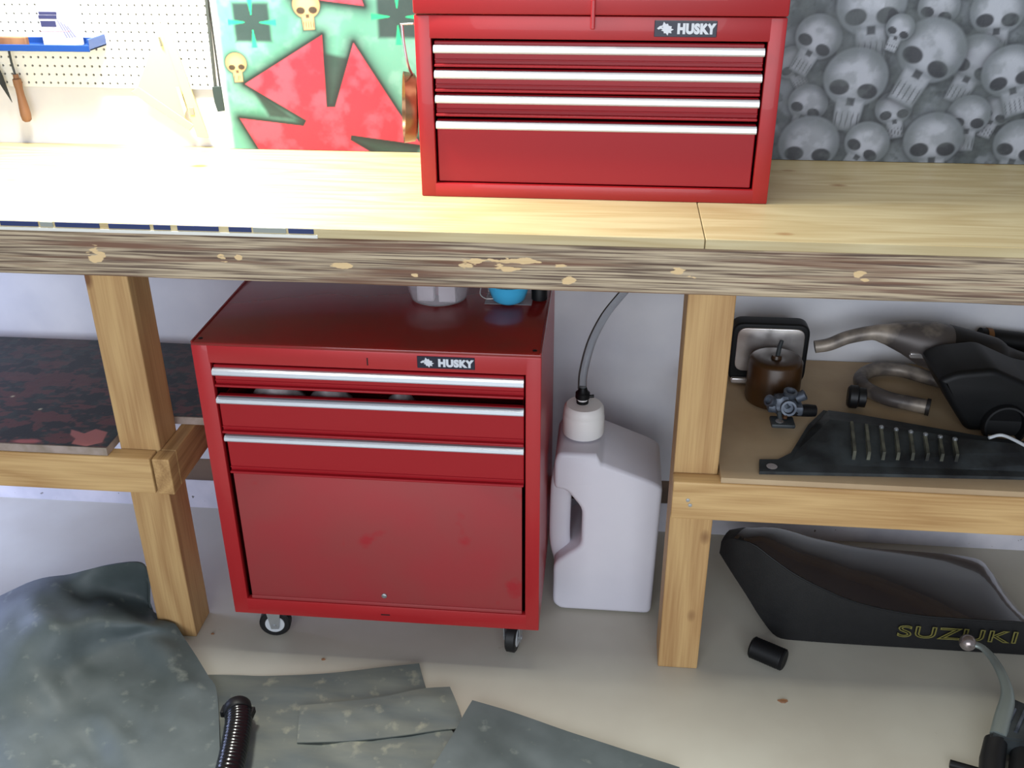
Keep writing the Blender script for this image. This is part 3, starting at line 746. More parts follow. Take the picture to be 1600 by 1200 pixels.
bm = bmesh.new(); tube(bm, [p+Vector((-.0098, -.001, .001)) for p in hs], .0021, 8); finish('hose_residue', bm, M_fuel, jug, smooth=60)

# ================================================================== things on the right shelf
Z = SZ
hl = thing('headlamp_unit', 'rectangular chrome lamp in black rim standing behind the brown canister', 'lamp', (1.43, .44, Z))
def rrect(x0, x1, z0, z1, r): return fillet([(x0, z0), (x1, z0), (x1, z1), (x0, z1)], r, 6)
a = PX(1146, 503, y=.42); b = PX(1268, 512, y=.42)
bm = curve_bm([rrect(a.x, b.x, Z+.004, a.z-.002, .028)], .045, .006); upright(bm, (0, .442, 0)); finish('housing', bm, M_black, hl, smooth=40)
bm = curve_bm([rrect(a.x+.012, b.x-.012, Z+.036, a.z-.012, .022)], .006, .002); upright(bm, (0, .418, 0))
finish('lens', bm, M_chrome, hl, smooth=40)
bm = curve_bm([rrect(a.x+.006, b.x-.020, Z+.006, Z+.020, .006)], .012, .003); upright(bm, (0, .413, 0)); finish('chrome_trim', bm, M_chrome, hl, smooth=40)

cn = thing('brown_canister', 'brown cylindrical canister with centre stud in front of the lamp', 'canister', (1.43, .345, Z))
q = PX(1213, 560, y=.345); cx = q.x; top = q.z
R_ = (PX(1257, 585, y=.345).x-PX(1171, 585, y=.345).x)/2
cyc = .345; h_ = max(.07, top-Z+.004)
bm = bmesh.new(); lathe(bm, (cx, cyc, Z+.0005), [(R_-.008, 0), (R_-.002, .004), (R_, .012), (R_-.001, h_-.010), (R_-.006, h_-.003), (R_-.014, h_), (.012, h_-.003), (.010, h_+.004), (0, h_+.004)], 40)
finish('bowl', bm, M_amber, cn, smooth=35)
bm = bmesh.new(); tube(bm, [(cx+.002, cyc, Z+h_), (cx+.004, cyc, Z+h_+.026), (cx+.007, cyc, Z+h_+.040)], [.0052, .0052, .0046], 12); finish('stud', bm, M_grime, cn, smooth=40)

cb = thing('carburettor', 'small grey cast carburettor on the right shelf beside the canister', 'carburettor', (1.42, .27, Z))
c = PX(1224, 632, y=.235); c = Vector((c.x, .235, max(c.z, Z+.028)))
bm = bmesh.new()
bmesh.ops.create_icosphere(bm, subdivisions=3, radius=1)
for v in bm.verts:
    v.co = Vector((v.co.x*.028, v.co.y*.024, v.co.z*.026))*(1+.25*noise.noise(v.co*3))+c
lathe(bm, c+Vector((.006, -.020, .004)), [(.0165, 0), (.0165, .014), (.012, .014), (.011, .004), (0, .004)], 18, (0, -1, .3))
lathe(bm, c+Vector((-.026, -.008, .010)), [(.012, 0), (.013, .012), (.009, .013), (.008, .005), (0, .005)], 14, (-.7, -.5, .5))
lathe(bm, c+Vector((.010, 0, .022)), [(.014, 0), (.015, .012), (.010, .013), (.009, .003), (0, .003)], 14, (.1, -.2, 1))
lathe(bm, c+Vector((.026, .004, .014)), [(.010, 0), (.012, .020), (.008, .022), (0, .022)], 12, (1, 0, .6))
box(bm, c+Vector((-.034, -.016, -.014)), c+Vector((-.014, .012, .004)), bev=.004)
box(bm, c+Vector((.014, -.022, -.016)), c+Vector((.040, .010, .006)), bev=.005)
finish('cast_body', bm, M_alloy, cb, smooth=35)
bm = bmesh.new(); box(bm, c+Vector((-.030, -.058, -.0275)), c+Vector((.020, -.018, -.018)), bev=.003); tube(bm, [c+Vector((-.008, -.030, -.022)), c+Vector((-.010, -.020, -.008))], .006, 10)
fb = finish('flange', bm, M_grime, cb, smooth=35)
bm = bmesh.new(); lathe(bm, c+Vector((-.012, -.042, -.0182)), [(.009, 0), (.009, .001), (0, .001)], 14); finish('bolt_hole', bm, M_chrome, fb)
bm = bmesh.new(); lathe(bm, c+Vector((.0, -.034, -.014)), [(.006, 0), (.006, .008), (0, .008)], 6); finish('brass_jet', bm, M_brass, cb)
for v0 in (Vector((.030, -.030, -.010)),):
    bm = bmesh.new(); tube(bm, [c+Vector((.018, -.012, -.008)), c+Vector((.050, -.004, -.010)), c+Vector((.068, .0, -.012))], [.012, .014, .013], 14); finish('rubber_boot', bm, M_black, cb, smooth=40)

# finned engine guard
gd = thing('engine_guard', 'grimy black finned metal guard lying along the front of the right shelf', 'engine part', (1.62, .12, Z))
P2 = lambda a, b, h=0.: PX(a, b, z=Z+h)
bm = bmesh.new()
outl = [(1186, 741), (1186, 722), (1215, 722), (1235, 712), (1262, 668), (1286, 645), (1330, 655), (1520, 690), (1700, 712), (1700, 752)]
B0 = [P2(a, b, .001) for a, b in outl]; T0 = [P2(a, b, .001)+Vector((0, 0, .007)) for a, b in outl]
A = [bm.verts.new(v) for v in B0]; B = [bm.verts.new(v) for v in T0]
bm.faces.new(A); bm.faces.new(B[::-1]); n = len(outl)
for i in range(n): bm.faces.new((A[(i+1) % n], A[i], B[i], B[(i+1) % n]))
bmesh.ops.recalc_face_normals(bm, faces=bm.faces)
finish('flange', bm, M_grime, gd)
bm = bmesh.new(); q = P2(1206, 729, .009); lathe(bm, q, [(.011, 0), (.011, .0008), (0, .0008)], 16); finish('bolt_hole', bm, M_chrome, gd)
# raised shell: ridge behind, falling to the flange
bm = bmesh.new()
front = [(1236, 722), (1300, 726), (1340, 728), (1500, 733), (1680, 740)]; back = [(1262, 676), (1292, 656), (1336, 662), (1520, 694), (1690, 716)]
fr = [P2(a, b, .008) for a, b in front]; bk = [P2(a, b, .008) for a, b in back]
hts = [.004, .030, .030, .028, .028]; rows = []
for i in range(5):
    f_, k_ = fr[i], bk[i]; h = hts[i]
    rows.append([bm.verts.new(f_), bm.verts.new(f_.lerp(k_, .35)+Vector((0, 0, h*.55))), bm.verts.new(f_.lerp(k_, .72)+Vector((0, 0, h))), bm.verts.new(k_+Vector((0, 0, h*.8))), bm.verts.new(k_)])
for A, B in zip(rows, rows[1:]):
    for k in range(4): bm.faces.new((A[k], B[k], B[k+1], A[k+1]))
bm.faces.new(rows[0][::-1]); bm.faces.new(rows[-1])
bm.faces.new([r[0] for r in rows][::-1]+[r[4] for r in rows])
bmesh.ops.recalc_face_normals(bm, faces=bm.faces)
finish('shell', bm, M_grime, gd)
fin0 = None
for k in range(8):
    t = k/7; pxm = 1334+t*160
    f_ = PX(pxm, 716+t*5, z=Z+.016); k_ = PX(pxm-4, 664+t*26, z=Z+.034)
    d = (k_-f_); bm = bmesh.new()
    fh = .017
    A = [bm.verts.new(f_+Vector((s*.0035, 0, -.010))) for s in (-1, 1)]+[bm.verts.new(k_+Vector((s*.0035, 0, -.012))) for s in (1, -1)]
    B = [bm.verts.new(f_+Vector((s*.0030, 0, fh))) for s in (-1, 1)]+[bm.verts.new(k_+Vector((s*.0030, 0, fh-.008))) for s in (1, -1)]
    bm.faces.new(A[::-1]); bm.faces.new(B)
    for i in range(4): bm.faces.new((A[i], A[(i+1) % 4], B[(i+1) % 4], B[i]))
    bmesh.ops.recalc_face_normals(bm, faces=bm.faces)
    finish('fin', bm, M_finmat, gd)
    if k > 1:
        bm = bmesh.new(); lathe(bm, k_+Vector((0, -.004, .006)), [(.005, 0), (.005, .004), (.003, .006), (0, .006)], 12); finish('bolt', bm, M_steel, gd, smooth=40)

# bent pipe with flange
bpipe = thing('bent_pipe', 'short grey bent pipe with a flanged end lying behind the finned guard', 'pipe', (1.7, .33, Z))
pp = [(1488, 600), (1450, 590), (1405, 578), (1365, 578), (1345, 590), (1352, 606), (1385, 622), (1420, 630), (1450, 636)]
pts = []
for i, (a, b) in enumerate(pp):
    pts.append(PX(a, b, z=Z+.0195))
bm = bmesh.new(); tube(bm, spline(pts, 6), .0165, 18); finish('pipe', bm, M_sooty, bpipe, smooth=50)
e = pts[-1]; d = (pts[-1]-pts[-2]).normalized()
bm = bmesh.new(); lathe(bm, e-d*.004, [(.012, 0), (.0192, 0), (.0192, .008), (.012, .008)], 24, d); finish('end_flange', bm, M_sootdark, bpipe, smooth=35)
bm = bmesh.new(); q = PX(1336, 618, z=Z+.03); lathe(bm, q+Vector((-.016, 0, -.002)), [(.0, 0), (.021, 0), (.026, .005), (.026, .020), (.022, .024), (.022, .038), (.014, .040), (0, .040)], 24, (1, -.15, 0))
tag(finish('rubber_boot', bm, M_rubber, base=q, smooth=35), 'black round rubber boot lying left of the bent pipe', 'rubber boot')

# expansion-chamber exhaust
ex = thing('exhaust_chamber', 'rusty grey exhaust expansion chamber pipe lying at the back of the right shelf', 'exhaust', (1.72, .46, Z))
yy = .445
ctr = [((1273, 542), .0145), ((1296, 538), .0150), ((1325, 527), .0155), ((1362, 520), .0165), ((1385, 522), .024), ((1415, 528), .037), ((1448, 537), .053), ((1475, 545), .056)]
P_ = [PX(a, b, y=yy) for (a, b), r in ctr]; Rr = [r for _, r in ctr]
sp = spline(P_, 5); rr = [float(np.interp(i/5, range(len(Rr)), Rr)) for i in range(len(sp))]
bm = bmesh.new(); tube(bm, sp, rr, 28); finish('front_cone', bm, M_sooty, ex, smooth=50)
P_ = [PX(1475, 545, y=yy), PX(1510, 553, y=yy), PX(1545, 562, y=yy), PX(1570, 570, y=yy), PX(1640, 585, y=yy)]
bm = bmesh.new(); tube(bm, spline(P_, 5), [float(v) for v in np.interp(np.linspace(0, 1, 21), [0, .05, .5, 1], [.0565, .0570, .053, .030])], 28); finish('rear_cone', bm, M_sootdark, ex, smooth=50)
bm = bmesh.new(); box(bm, PX(1422, 560, y=.40), PX(1424, 560, y=.40)+Vector((.035, .012, .012)), bev=.002); finish('mount_bracket', bm, M_chrome, ex)
sl = thing('silencer_tube', 'black silencer tube behind the exhaust chamber, right shelf', 'silencer', (1.95, .50, Z))
a, b = PX(1530, 527, y=.527), PX(1680, 545, y=.527)
bm = bmesh.new(); tube(bm, [a, b], .0235, 24); finish('tube', bm, M_black, sl, smooth=50)
m1 = a.lerp(b, .06); dd = (b-a).normalized()
bm = bmesh.new(); tube(bm, [m1, m1+dd*.012], .0250, 24); finish('clamp_band', bm, mat('rusty_band', (110, 72, 32), .6), sl, smooth=50)
finish('support', BX((b.x-.045, .515, Z+.0005), (b.x-.03, .54, b.z-.010), bev=.002), M_black, sl)

# black air box
ab = thing('air_box', 'large black plastic air box with round inlet at the right end of the shelf', 'air box', (1.92, .28, Z))
prof = [(1452, 572), (1482, 560), (1540, 555), (1600, 582), (1700, 600), (1700, 690), (1545, 690), (1520, 690), (1495, 650), (1470, 610)]
pw_ = [(PX(a, b, y=.30).x, max(PX(a, b, y=.30).z, Z+.002)) for a, b in prof]
bm = curve_bm([fillet(pw_, .014)], .15, .014, 3); upright(bm, (0, .305, 0)); finish('box_shell', bm, M_black, ab, smooth=45)
q = PX(1568, 664, y=.225)
bm = bmesh.new(); lathe(bm, Vector((q.x, .231, q.z)), [(.046, 0), (.046, .018), (.044, .022), (.040, .022), (.038, .002), (0, .002)], 36, (0, -1, .15)); finish('inlet_ring', bm, M_rubber, ab, smooth=40)
bm = bmesh.new(); tube(bm, spline([P2(1545, 684, .045), P2(1565, 680, .05), P2(1590, 690, .05), P2(1625, 710, .045), P2(1640, 716, .040)], 6), .0035, 10)
tag(finish('cable', bm, M_castor, base=P2(1560, 684, .04), smooth=60), 'short pale cable end lying over the finned guard at right', 'cable')

# ================================================================== seat under the right shelf
seat = thing('motorcycle_seat', 'long black motorcycle seat with yellow lettering lying under the right shelf', 'seat', (1.72, .22, 0))
st = [  # bottom px, crease px, back-top px, front y, back y
    ((1124, 864), (1127, 846), (1142, 826), .235, .275),
    ((1142, 893), (1146, 842), (1170, 822), .215, .290),
    ((1166, 930), (1176, 850), (1210, 822), .195, .300),
    ((1190, 968), (1206, 872), (1240, 828), .175, .310),
    ((1214, 998), (1240, 896), (1272, 838), .160, .315),
    ((1250, 1006), (1282, 918), (1306, 846), .152, .320),
    ((1330, 1011), (1340, 942), (1360, 855), .150, .345),
    ((1420, 1017), (1424, 960), (1440, 861), .150, .385),
    ((1500, 1022), (1503, 967), (1510, 868), .150, .410),
    ((1550, 1026), (1552, 970), (1543, 880), .150, .400),
    ((1600, 1029), (1592, 972), (1572, 925), .150, .330),
    ((1640, 1031), (1630, 978), (1596, 970), .150, .270)]
bm = bmesh.new(); rows = []; rows_top = []
for bo, cr2, ba, yf_, yb_ in st:
    b_ = PX(*bo, y=yf_); c_ = PX(*cr2, y=yf_+.006); k_ = PX(*ba, y=yb_)
    b_.z = max(b_.z, .002); xm = (b_.x+c_.x+k_.x)/3
    mid = c_.lerp(k_, .5)+Vector((0, 0, .006))
    rows.append((b_, b_.lerp(c_, .5)+Vector((0, -.004, 0)), c_, c_.lerp(k_, .2)+Vector((0, 0, .004)), mid, k_.lerp(c_, .15)+Vector((0, 0, .002)), k_+Vector((0, .012, -.012)), Vector((k_.x, yb_+.012, max(.003, b_.z+.01)))))
def loft(rows, cols, closed, sub=4):
    bm = bmesh.new(); n = len(rows[0]); lines = [spline([r[c] for r in rows], sub) for c in range(n)]
    G = [[bm.verts.new(lines[c][i]) for c in cols] for i in range(len(lines[0]))]
    for A, B in zip(G, G[1:]):
        for k in range(len(cols)-1): bm.faces.new((A[k], A[k+1], B[k+1], B[k]))
        if closed: bm.faces.new((A[-1], A[0], B[0], B[-1]))
    if closed: bm.faces.new(G[0][::-1]); bm.faces.new(G[-1])
    bmesh.ops.recalc_face_normals(bm, faces=bm.faces); return bm
finish('side_cover', loft(rows, [0, 1, 2, 3, 4, 5, 6, 7], True), M_vinyl, seat, smooth=40)
rt_ = [tuple(p+Vector((0, -.0006, .0014)) for p in r[2:7]) for r in rows[1:]]
tp = loft(rt_, [0, 1, 2, 3, 4], False)
bmesh.ops.solidify(tp, geom=tp.faces[:], thickness=.001)
finish('top_cover', tp, M_vinyltop, seat, smooth=60)
seam = [r[2]+Vector((0, -.002, .001)) for r in rows[1:]]
bm = bmesh.new(); tube(bm, spline(seam, 5), .0022, 8); finish('piping', bm, M_rubber, seat, smooth=60)
tt = text_bm('SUZUKI', .046, .0002, bev=.0011, fill='NONE', space=1.08)
xs = [v.co.x for v in tt.verts]
a = PX(1403, 990, y=.143); b = PX(1590, 1000, y=.143); upright(tt, ((a.x+b.x)/2, .1445, (a.z+b.z)/2+.004), sx=(b.x-a.x)/(max(xs)-min(xs)))
finish('lettering', tt, M_yellow, seat)

gr = thing('black_grip', 'short black ribbed rubber cylinder lying on the floor in front of the seat', 'grip', PX(1200, 1035, z=0))
a = PX(1174, 1010, z=.026); b = PX(1226, 1032, z=.026)
bm = bmesh.new(); d = (b-a).normalized(); Ln = (b-a).length
prof = [(0, 0), (.0215, 0), (.0255, .004)]
k = 0
while .006+.006*k < Ln-.006: prof += [(.0255, .006+.006*k), (.0248, .008+.006*k)]; k += 1
prof += [(.0255, Ln-.003), (.022, Ln), (0, Ln)]
lathe(bm, a, prof, 28, d); finish('sleeve', bm, M_black, gr, smooth=30)

# lever with clamp, bottom right
lv = thing('brake_lever', 'grey metal hand lever with ball end in a black clamp, bottom right', 'lever', PX(1570, 1150, z=0))
L3 = [PX(1512, 1004, z=.075), PX(1535, 1012, z=.076), PX(1556, 1036, z=.074), PX(1571, 1068, z=.070), PX(1574, 1094, z=.066), PX(1566, 1125, z=.060), PX(1560, 1150, z=.055)]
bm = bmesh.new(); lsp = spline(L3, 6); tube(bm, lsp, [float(v) for v in np.interp(np.linspace(0, 1, len(lsp)), [0, .2, .5, .75, 1], [.009, .0085, .0115, .0165, .017])], 14, squash=(1, .7))
finish('lever_arm', bm, mat('brushed_lever_alloy', (150, 160, 156), .4, .6), lv, smooth=60)
bm = bmesh.new(); bmesh.ops.create_uvsphere(bm, u_segments=20, v_segments=12, radius=.0185); bmesh.ops.translate(bm, vec=L3[0], verts=bm.verts); finish('ball_end', bm, M_chrome, lv, smooth=80)
bm = bmesh.new()
q0 = PX(1590, 1140, z=.05); 
prof = [(1572, 1095), (1602, 1108), (1660, 1120), (1660, 1175), (1545, 1160), (1548, 1140)]
pl = [PX(a, b, z=.045) for a, b in prof]
A = [bm.verts.new(v+Vector((0, 0, -.030))) for v in pl]; B = [bm.verts.new(v+Vector((0, 0, .016))) for v in pl]
n = len(pl); bm.faces.new(A); bm.faces.new(B[::-1])
for i in range(n): bm.faces.new((A[(i+1) % n], A[i], B[i], B[(i+1) % n]))
bmesh.ops.recalc_face_normals(bm, faces=bm.faces); bmesh.ops.bevel(bm, geom=bm.edges[:], offset=.004, segments=2, affect='EDGES')
finish('reservoir', bm, M_grime, lv, smooth=40)
bm = bmesh.new()
for k in range(4):
    a = PX(1586+k*16, 1108+k*2, z=.062); b = PX(1570+k*17, 1142+k*2, z=.062); tube(bm, [a, b], .0035, 8)
finish('rib', bm, M_alloy, lv, smooth=40)
bm = bmesh.new(); tube(bm, [PX(1556, 1158, z=.040), PX(1550, 1190, z=.028), PX(1548, 1260, z=.026)], [.022, .024, .024], 16); tube(bm, [PX(1600, 1150, z=.024), PX(1590, 1270, z=.024)], .0235, 16); finish('clamp', bm, M_rubber, lv, smooth=50)
bm = bmesh.new(); tube(bm, [PX(1484, 1193, z=.010), PX(1530, 1206, z=.010)], [.0085, .0085], 12)
finish('pin', bm, M_black, lv, smooth=50)

# ================================================================== mats
def sheet(name, label, ctrl, nu, nv, m_, wr=.004, seed=0., thick=.004, zmin=.0045, base=None):
    """ctrl[i][j] = (px, py, height): rubber sheet draped through points of real height"""
    P = [[PX(a, b, z=h) for a, b, h in row] for row in ctrl]
    rows = [spline(r, nv) for r in P]; cols = [spline([r[j] for r in rows], nu) for j in range(len(rows[0]))]
    bm = bmesh.new(); V = []
    for j, c in enumerate(cols):
        line = []
        for i, p in enumerate(c):
            e = min(i, len(c)-1-i, j, len(cols)-1-j)/6
            w_ = noise.noise(Vector(((p.x*.8-p.y*.6)*5+seed, (p.x*.6+p.y*.8)*22, 0)))*wr*1.5+noise.noise(Vector((p.x*9+seed, p.y*14, 0)))*wr+noise.noise(Vector((p.x*30, p.y*30+seed, 1)))*wr*.3
            yy_ = p.y
            if -.006 < p.x < .095 and .030 < p.y < .13: yy_ = .030       # the sheet butts against the post
            line.append(bm.verts.new((p.x, yy_, max(zmin, p.z+w_*min(1, e+.2)))))
        V.append(line)
    for A, B in zip(V, V[1:]):
        for k in range(len(A)-1): bm.faces.new((A[k], A[k+1], B[k+1], B[k]))
    bmesh.ops.recalc_face_normals(bm, faces=bm.faces)
    if sum(f.normal.z for f in bm.faces) < 0: bmesh.ops.reverse_faces(bm, faces=bm.faces)
    bmesh.ops.solidify(bm, geom=bm.faces[:], thickness=thick)
    o = finish(name, bm, m_, base=P[len(P)//2][len(P[0])//2]*1, smooth=70)
    return tag(o, label, 'mat')
# big crumpled mat, left: rows run from the back (silhouette) to the front
sheet('rubber_mat', 'large crumpled grey rubber mat heaped at the lower left corner', [
    [(-160, 985, .02), (-60, 960, .06), (40, 912, .11), (110, 896, .14), (165, 884, .16), (215, 880, .165), (229, 892, .145), (232, 915, .11)],
    [(-160, 1010, .03), (-60, 990, .07), (25, 950, .12), (95, 930, .130), (160, 928, .090), (200, 934, .060), (228, 942, .045), (236, 955, .040)],
    [(-160, 1050, .03), (-60, 1030, .07), (20, 1005, .105), (90, 980, .13), (150, 966, .115), (205, 974, .085), (240, 972, .065), (266, 966, .050)],
    [(-160, 1095, .03), (-60, 1085, .05), (20, 1060, .07), (85, 1045, .06), (145, 1020, .050), (200, 1004, .040), (250, 1000, .036), (290, 1000, .028)],
    [(-160, 1150, .02), (-60, 1140, .03), (20, 1120, .035), (85, 1100, .032), (145, 1085, .026), (200, 1070, .022), (260, 1055, .020), (324, 1053, .020)],
    [(-160, 1240, .02), (-60, 1230, .022), (20, 1220, .022), (85, 1190, .022), (145, 1170, .020), (205, 1140, .021), (270, 1110, .021), (340, 1090, .020)],
    [(-160, 1380, .02), (-60, 1360, .02), (20, 1340, .020), (85, 1330, .02), (145, 1310, .021), (205, 1290, .021), (270, 1270, .021), (345, 1250, .020)]],
    6, 6, M_mat, .009, 3.)
sheet('rubber_mat', 'flat grey rubber mat with dusty folded corner in the foreground middle', [
    [(150, 1056, .005), (330, 1054, .006), (420, 1056, .007), (520, 1051, .008), (600, 1042, .010), (655, 1036, .013)],
    [(150, 1076, .005), (330, 1074, .007), (420, 1078, .008), (520, 1076, .008), (600, 1064, .009), (660, 1056, .011)],
    [(150, 1110, .005), (330, 1106, .007), (420, 1104, .007), (520, 1100, .007), (604, 1090, .007), (668, 1080, .007)],
    [(150, 1180, .005), (330, 1170, .009), (420, 1165, .009), (520, 1150, .009), (620, 1135, .009), (690, 1118, .009)],
    [(150, 1290, .005), (330, 1290, .009), (420, 1280, .009), (520, 1270, .009), (640, 1250, .009), (760, 1225, .009)],
    [(150, 1400, .005), (330, 1400, .009), (420, 1390, .009), (520, 1380, .009), (640, 1370, .009), (800, 1350, .009)]],
    6, 7, M_matpatch, .003, 8., zmin=.0052)
sheet('rubber_mat', 'narrow grey rubber mat strip with bent corner overlapping the folded mat', [
    [(470, 1102, .018), (540, 1096, .020), (600, 1088, .021), (660, 1076, .022), (703, 1073, .022)],
    [(468, 1116, .019), (540, 1112, .021), (610, 1102, .022), (670, 1092, .023), (712, 1094, .021)],
    [(466, 1134, .018), (540, 1132, .018), (616, 1124, .018), (676, 1114, .018), (718, 1112, .017)],
    [(464, 1160, .0135), (540, 1158, .0135), (620, 1150, .0135), (690, 1140, .0135), (728, 1138, .0135)]],
    5, 7, M_matpatch, .003, 5., zmin=.0135, thick=.003)
sheet('rubber_mat', 'flat grey rubber mat with pointed corner at the lower centre', [
    [(738, 1094, .027), (800, 1112, .018), (880, 1140, .016), (960, 1166, .016), (1062, 1199, .016)],
    [(726, 1114, .027), (795, 1140, .020), (870, 1170, .018), (950, 1200, .016), (1040, 1236, .016)],
    [(706, 1150, .026), (780, 1185, .022), (860, 1215, .019), (930, 1245, .017), (1000, 1290, .016)],
    [(670, 1210, .020), (760, 1245, .020), (840, 1280, .018), (900, 1310, .017), (980, 1350, .016)],
    [(640, 1280, .021), (730, 1320, .020), (810, 1360, .018), (880, 1390, .017), (950, 1420, .016)]],
    6, 7, M_mat, .003, 11., zmin=.0155)

# ribbed hose standing out of the mats
hs_ = thing('ribbed_hose', 'black ribbed flexible hose lying on the mats at the bottom edge', 'hose', PX(365, 1160, z=.02))
path = spline([PX(369, 1096, z=.050), PX(373, 1125, z=.049), PX(367, 1165, z=.048), PX(357, 1210, z=.048), PX(335, 1290, z=.048), PX(300, 1380, z=.048)], 30)
rad = [.0272+.0009*math.sin(i*math.pi*.55) for i in range(len(path))]
for i, v in enumerate((.002, .010, .015, .019, .022, .024, .0258, .0268)): rad[i] = v
bm = bmesh.new(); tube(bm, path, rad, 32); finish('corrugated_tube', bm, mat('glossy_black_hose', (14, 15, 18), .20), hs_, smooth=60)
bm = bmesh.new(); tube(bm, [path[8], path[9], path[20], path[21]], [.0275, .0290, .0290, .0275], 32)
cf = finish('cuff', bm, M_black, hs_, smooth=50)
for sg in (-1, 1):
    q = path[15]+Vector((sg*.031, 0, -.004)); finish('clip', BX(q-Vector((.004, .012, .008)), q+Vector((.004, .010, .008)), bev=.002), M_black, cf)

# chips on the floor
for i, (a, b, s) in enumerate(((1223, 1096, .011), (505, 1031, .005), (332, 991, .004))):
    q = PX(a, b, z=0); bm = bmesh.new()
    P_ = [(math.cos(t)*s*(1+.3*math.sin(3*t+i))*1.0, math.sin(t)*s*.5) for t in [k*math.pi/5 for k in range(10)]]
    A = [bm.verts.new((q.x+x, q.y+y, .0004)) for x, y in P_]; B = [bm.verts.new((q.x+x*.8, q.y+y*.8, .003+.001*math.sin(k))) for k, (x, y) in enumerate(P_)]
    bm.faces.new(A[::-1]); bm.faces.new(B)
    for k in range(10): bm.faces.new((A[k], A[(k+1) % 10], B[(k+1) % 10], B[k]))
    tag(finish('wood_chip', bm, M_grip, base=q), ('brown wood chip on the bare floor right of centre', 'tiny brown wood chip on the floor before the cabinet', 'tiny brown chip beside the foot of the left post')[i], 'wood chip', 'chips on the floor')

# ================================================================== pegboard tools, upper left
YP = yf-.001
ty = thing('blue_tray', 'shallow blue plastic tray mounted on the pegboard at the upper left', 'tray', (-.3, .50, 1.29))
zt0 = PX(70, 76, y=.47).z; xr = PX(140, 76, y=.47).x; xl = -.62
bm = bmesh.new()
box(bm, (xl, .470, zt0-.004), (xr, YP, zt0), bev=.001, seg=1)
box(bm, (xl, .468, zt0-.006), (xr, .4715, zt0+.008), bev=.001, seg=1); box(bm, (xr-.004, .470, zt0-.004), (xr, YP, zt0+.020), bev=.001, seg=1)
box(bm, (xl, YP-.004, zt0-.004), (xr-.004, YP, zt0+.012), bev=.001, seg=1)
finish('tray_shell', bm, M_blue, ty)
bt = thing('printed_carton', 'white carton with dark printed bands standing in the blue tray', 'carton', (-.19, .5, zt0))
a = PX(67, 53, y=.490); b = PX(117, 53, y=.490)
x0_, x1_ = a.x, b.x
finish('carton_body', BX((x0_, .484, zt0+.0005), (x1_, .524, zt0+.150), bev=.0015, seg=1), mat('white_carton', (196, 196, 210), .5), bt)
for i, (r0_, r1_, hz_, hh_) in enumerate(((.02, .58, .064, .007), (.05, .52, .050, .012), (.05, .60, .072, .006))):
    finish('printed_band', BX((x0_+(x1_-x0_)*r0_, .4833, zt0+hz_-hh_/2), (x0_+(x1_-x0_)*r1_, .4842, zt0+hz_+hh_/2)), mat('carton_ink', (44, 46, 84), .6), bt)
finish('pink_stripe', BX((x0_, .4833, zt0+.034), (x1_-.006, .4842, zt0+.036)), M_pink, bt)
for k in range(4):
    o = x0_+(x1_-x0_)*(.56+.09*k)
    bm = bmesh.new(); prism(bm, [(o, zt0+.058-.004*k), (o+.003, zt0+.058-.004*k), (o+.018, zt0+.022), (o+.015, zt0+.022)], .4833, .4842); finish('diagonal_stripe', bm, mat('stripe_ink', (112, 114, 142), .6), bt)
tag(finish('paint_stick', BX((-.56, .492, zt0+.001), (PX(35, 43, y=.49).x, .506, zt0+.020), bev=.002), M_grip, base=(-.42, .5, zt0)), 'flat brown stick lying in the blue tray left of the carton', 'stick')

fl = thing('wooden_handled_file', 'thin dark file with turned wooden handle hanging below the blue tray', 'file', (-.36, YP-.012, 1.10))
yt = YP-.014
bm = bmesh.new(); tube(bm, [PX(13, 76, y=yt), PX(18, 98, y=yt), PX(24, 118, y=yt)], .0026, 8); finish('blade', bm, M_grime, fl, smooth=40)
h0, h1 = PX(24, 116, y=yt), PX(43, 190, y=yt)
bm = bmesh.new(); d = (h1-h0); L_ = d.length
lathe(bm, h0, [(0, 0), (.006, 0), (.0065, L_*.08), (.0095, L_*.10), (.0098, L_*.20), (.0085, L_*.30), (.0088, L_*.45), (.0112, L_*.70), (.0120, L_*.85), (.0105, L_*.96), (.006, L_), (0, L_)], 18, d); finish('handle', bm, M_grip, fl, smooth=50)
bm = bmesh.new(); tube(bm, [PX(13, 76, y=yt)+Vector((0, .013, .004)), PX(13, 76, y=yt)+Vector((0, 0, .004)), PX(13, 78, y=yt)], .0015, 6); finish('hook', bm, M_steel, fl)
kn = thing('knife_blade', 'dark pointed blade hanging at the left edge below the tray', 'blade', (-.40, YP-.012, 1.13))
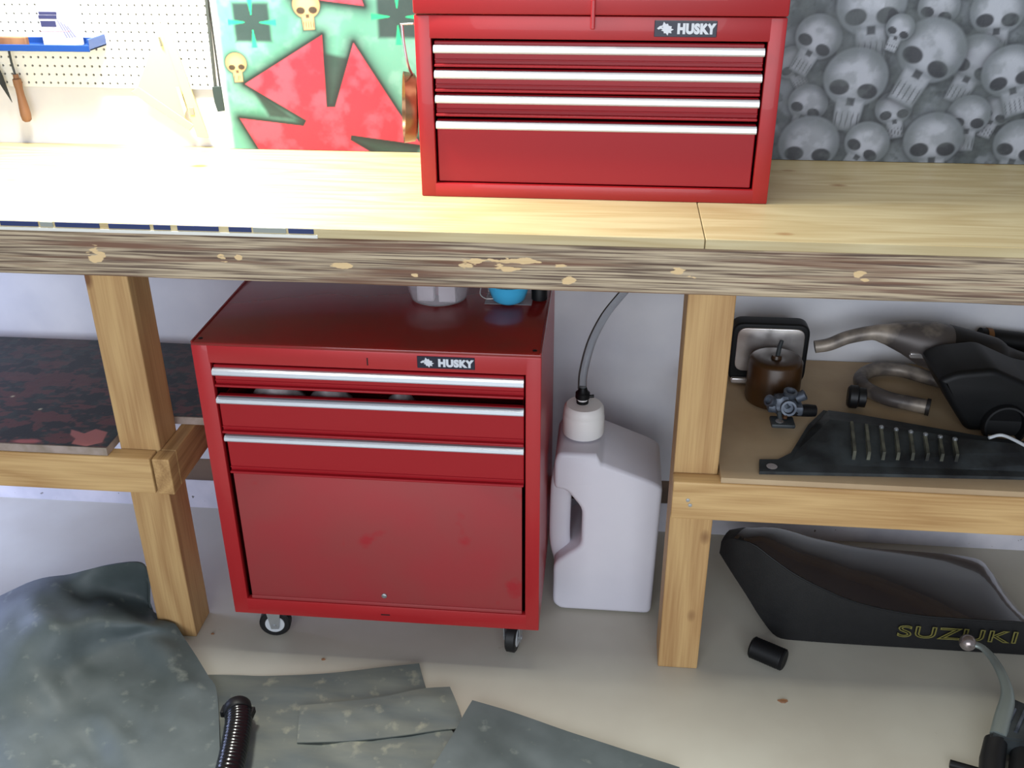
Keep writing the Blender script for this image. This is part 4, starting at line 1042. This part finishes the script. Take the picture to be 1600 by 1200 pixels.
p0, p1, p2, p3 = [PX(a, b, y=yt) for a, b in ((-8, 92), (4, 118), (19, 160), (-6, 122))]
bm = bmesh.new(); prism(bm, [(v.x, v.z) for v in (p0, p1, p2, p3)], yt-.001, yt+.001); finish('blade', bm, M_grime, kn)
bm = bmesh.new(); tube(bm, [p0+Vector((.002, 0, 0)), p0+Vector((.002, 0, .015)), p0+Vector((.002, .013, .015))], .0015, 6); finish('hook', bm, M_steel, kn)

ts = thing('drafting_triangle', 'pale yellow triangular square hanging on the pegboard and wall', 'set square', (.02, YP-.005, 1.05))
yt = YP-.006
def flat(poly, y0, y1, nm, m_, par, bev=.0006):
    bm = bmesh.new(); prism(bm, [(PX(a, b, y=y0).x, PX(a, b, y=y0).z) for a, b in poly], y0, y1, bev, 1); return finish(nm, bm, m_, par)
flat([(250, 38), (262, 42), (282, 125), (290, 192), (212, 144)], yt, yt+.002, 'web', M_yellowset, ts)
flat([(248, 36), (262, 40), (326, 216), (308, 214)], yt-.004, yt-.0005, 'long_arm', M_yellowset, ts)
flat([(216, 136), (303, 196), (296, 204), (204, 144)], yt-.004, yt-.0005, 'base_arm', M_yellowset, ts)
flat([(274, 136), (280, 136), (292, 172), (288, 182)], yt-.006, yt-.0045, 'slot', mat('slot_shadow', (200, 192, 150), .6), ts)
flat([(295, 168), (302, 168), (304, 180), (297, 180)], yt-.006, yt-.0045, 'size_mark', mat('grey_mark', (140, 134, 120), .6), ts)
flat([(247, 58), (250, 58), (254, 72), (251, 73)], yt-.006, yt-.0045, 'hang_slot', mat('dark_slot', (110, 106, 90), .6), ts)

sb = thing('strap', 'black strap with wide tip hanging at the right edge of the pegboard', 'strap', (.115, YP-.003, 1.11))
flat([(318, -14), (323, -14), (338, 137), (334, 137)], YP-.005, YP-.002, 'webbing', mat('dark_strap', (62, 66, 62), .7), sb)
flat([(331, 136), (345, 135), (351, 173), (340, 175), (335, 160)], YP-.008, YP-.002, 'tip', mat('strap_tip', (44, 58, 56), .6), sb)
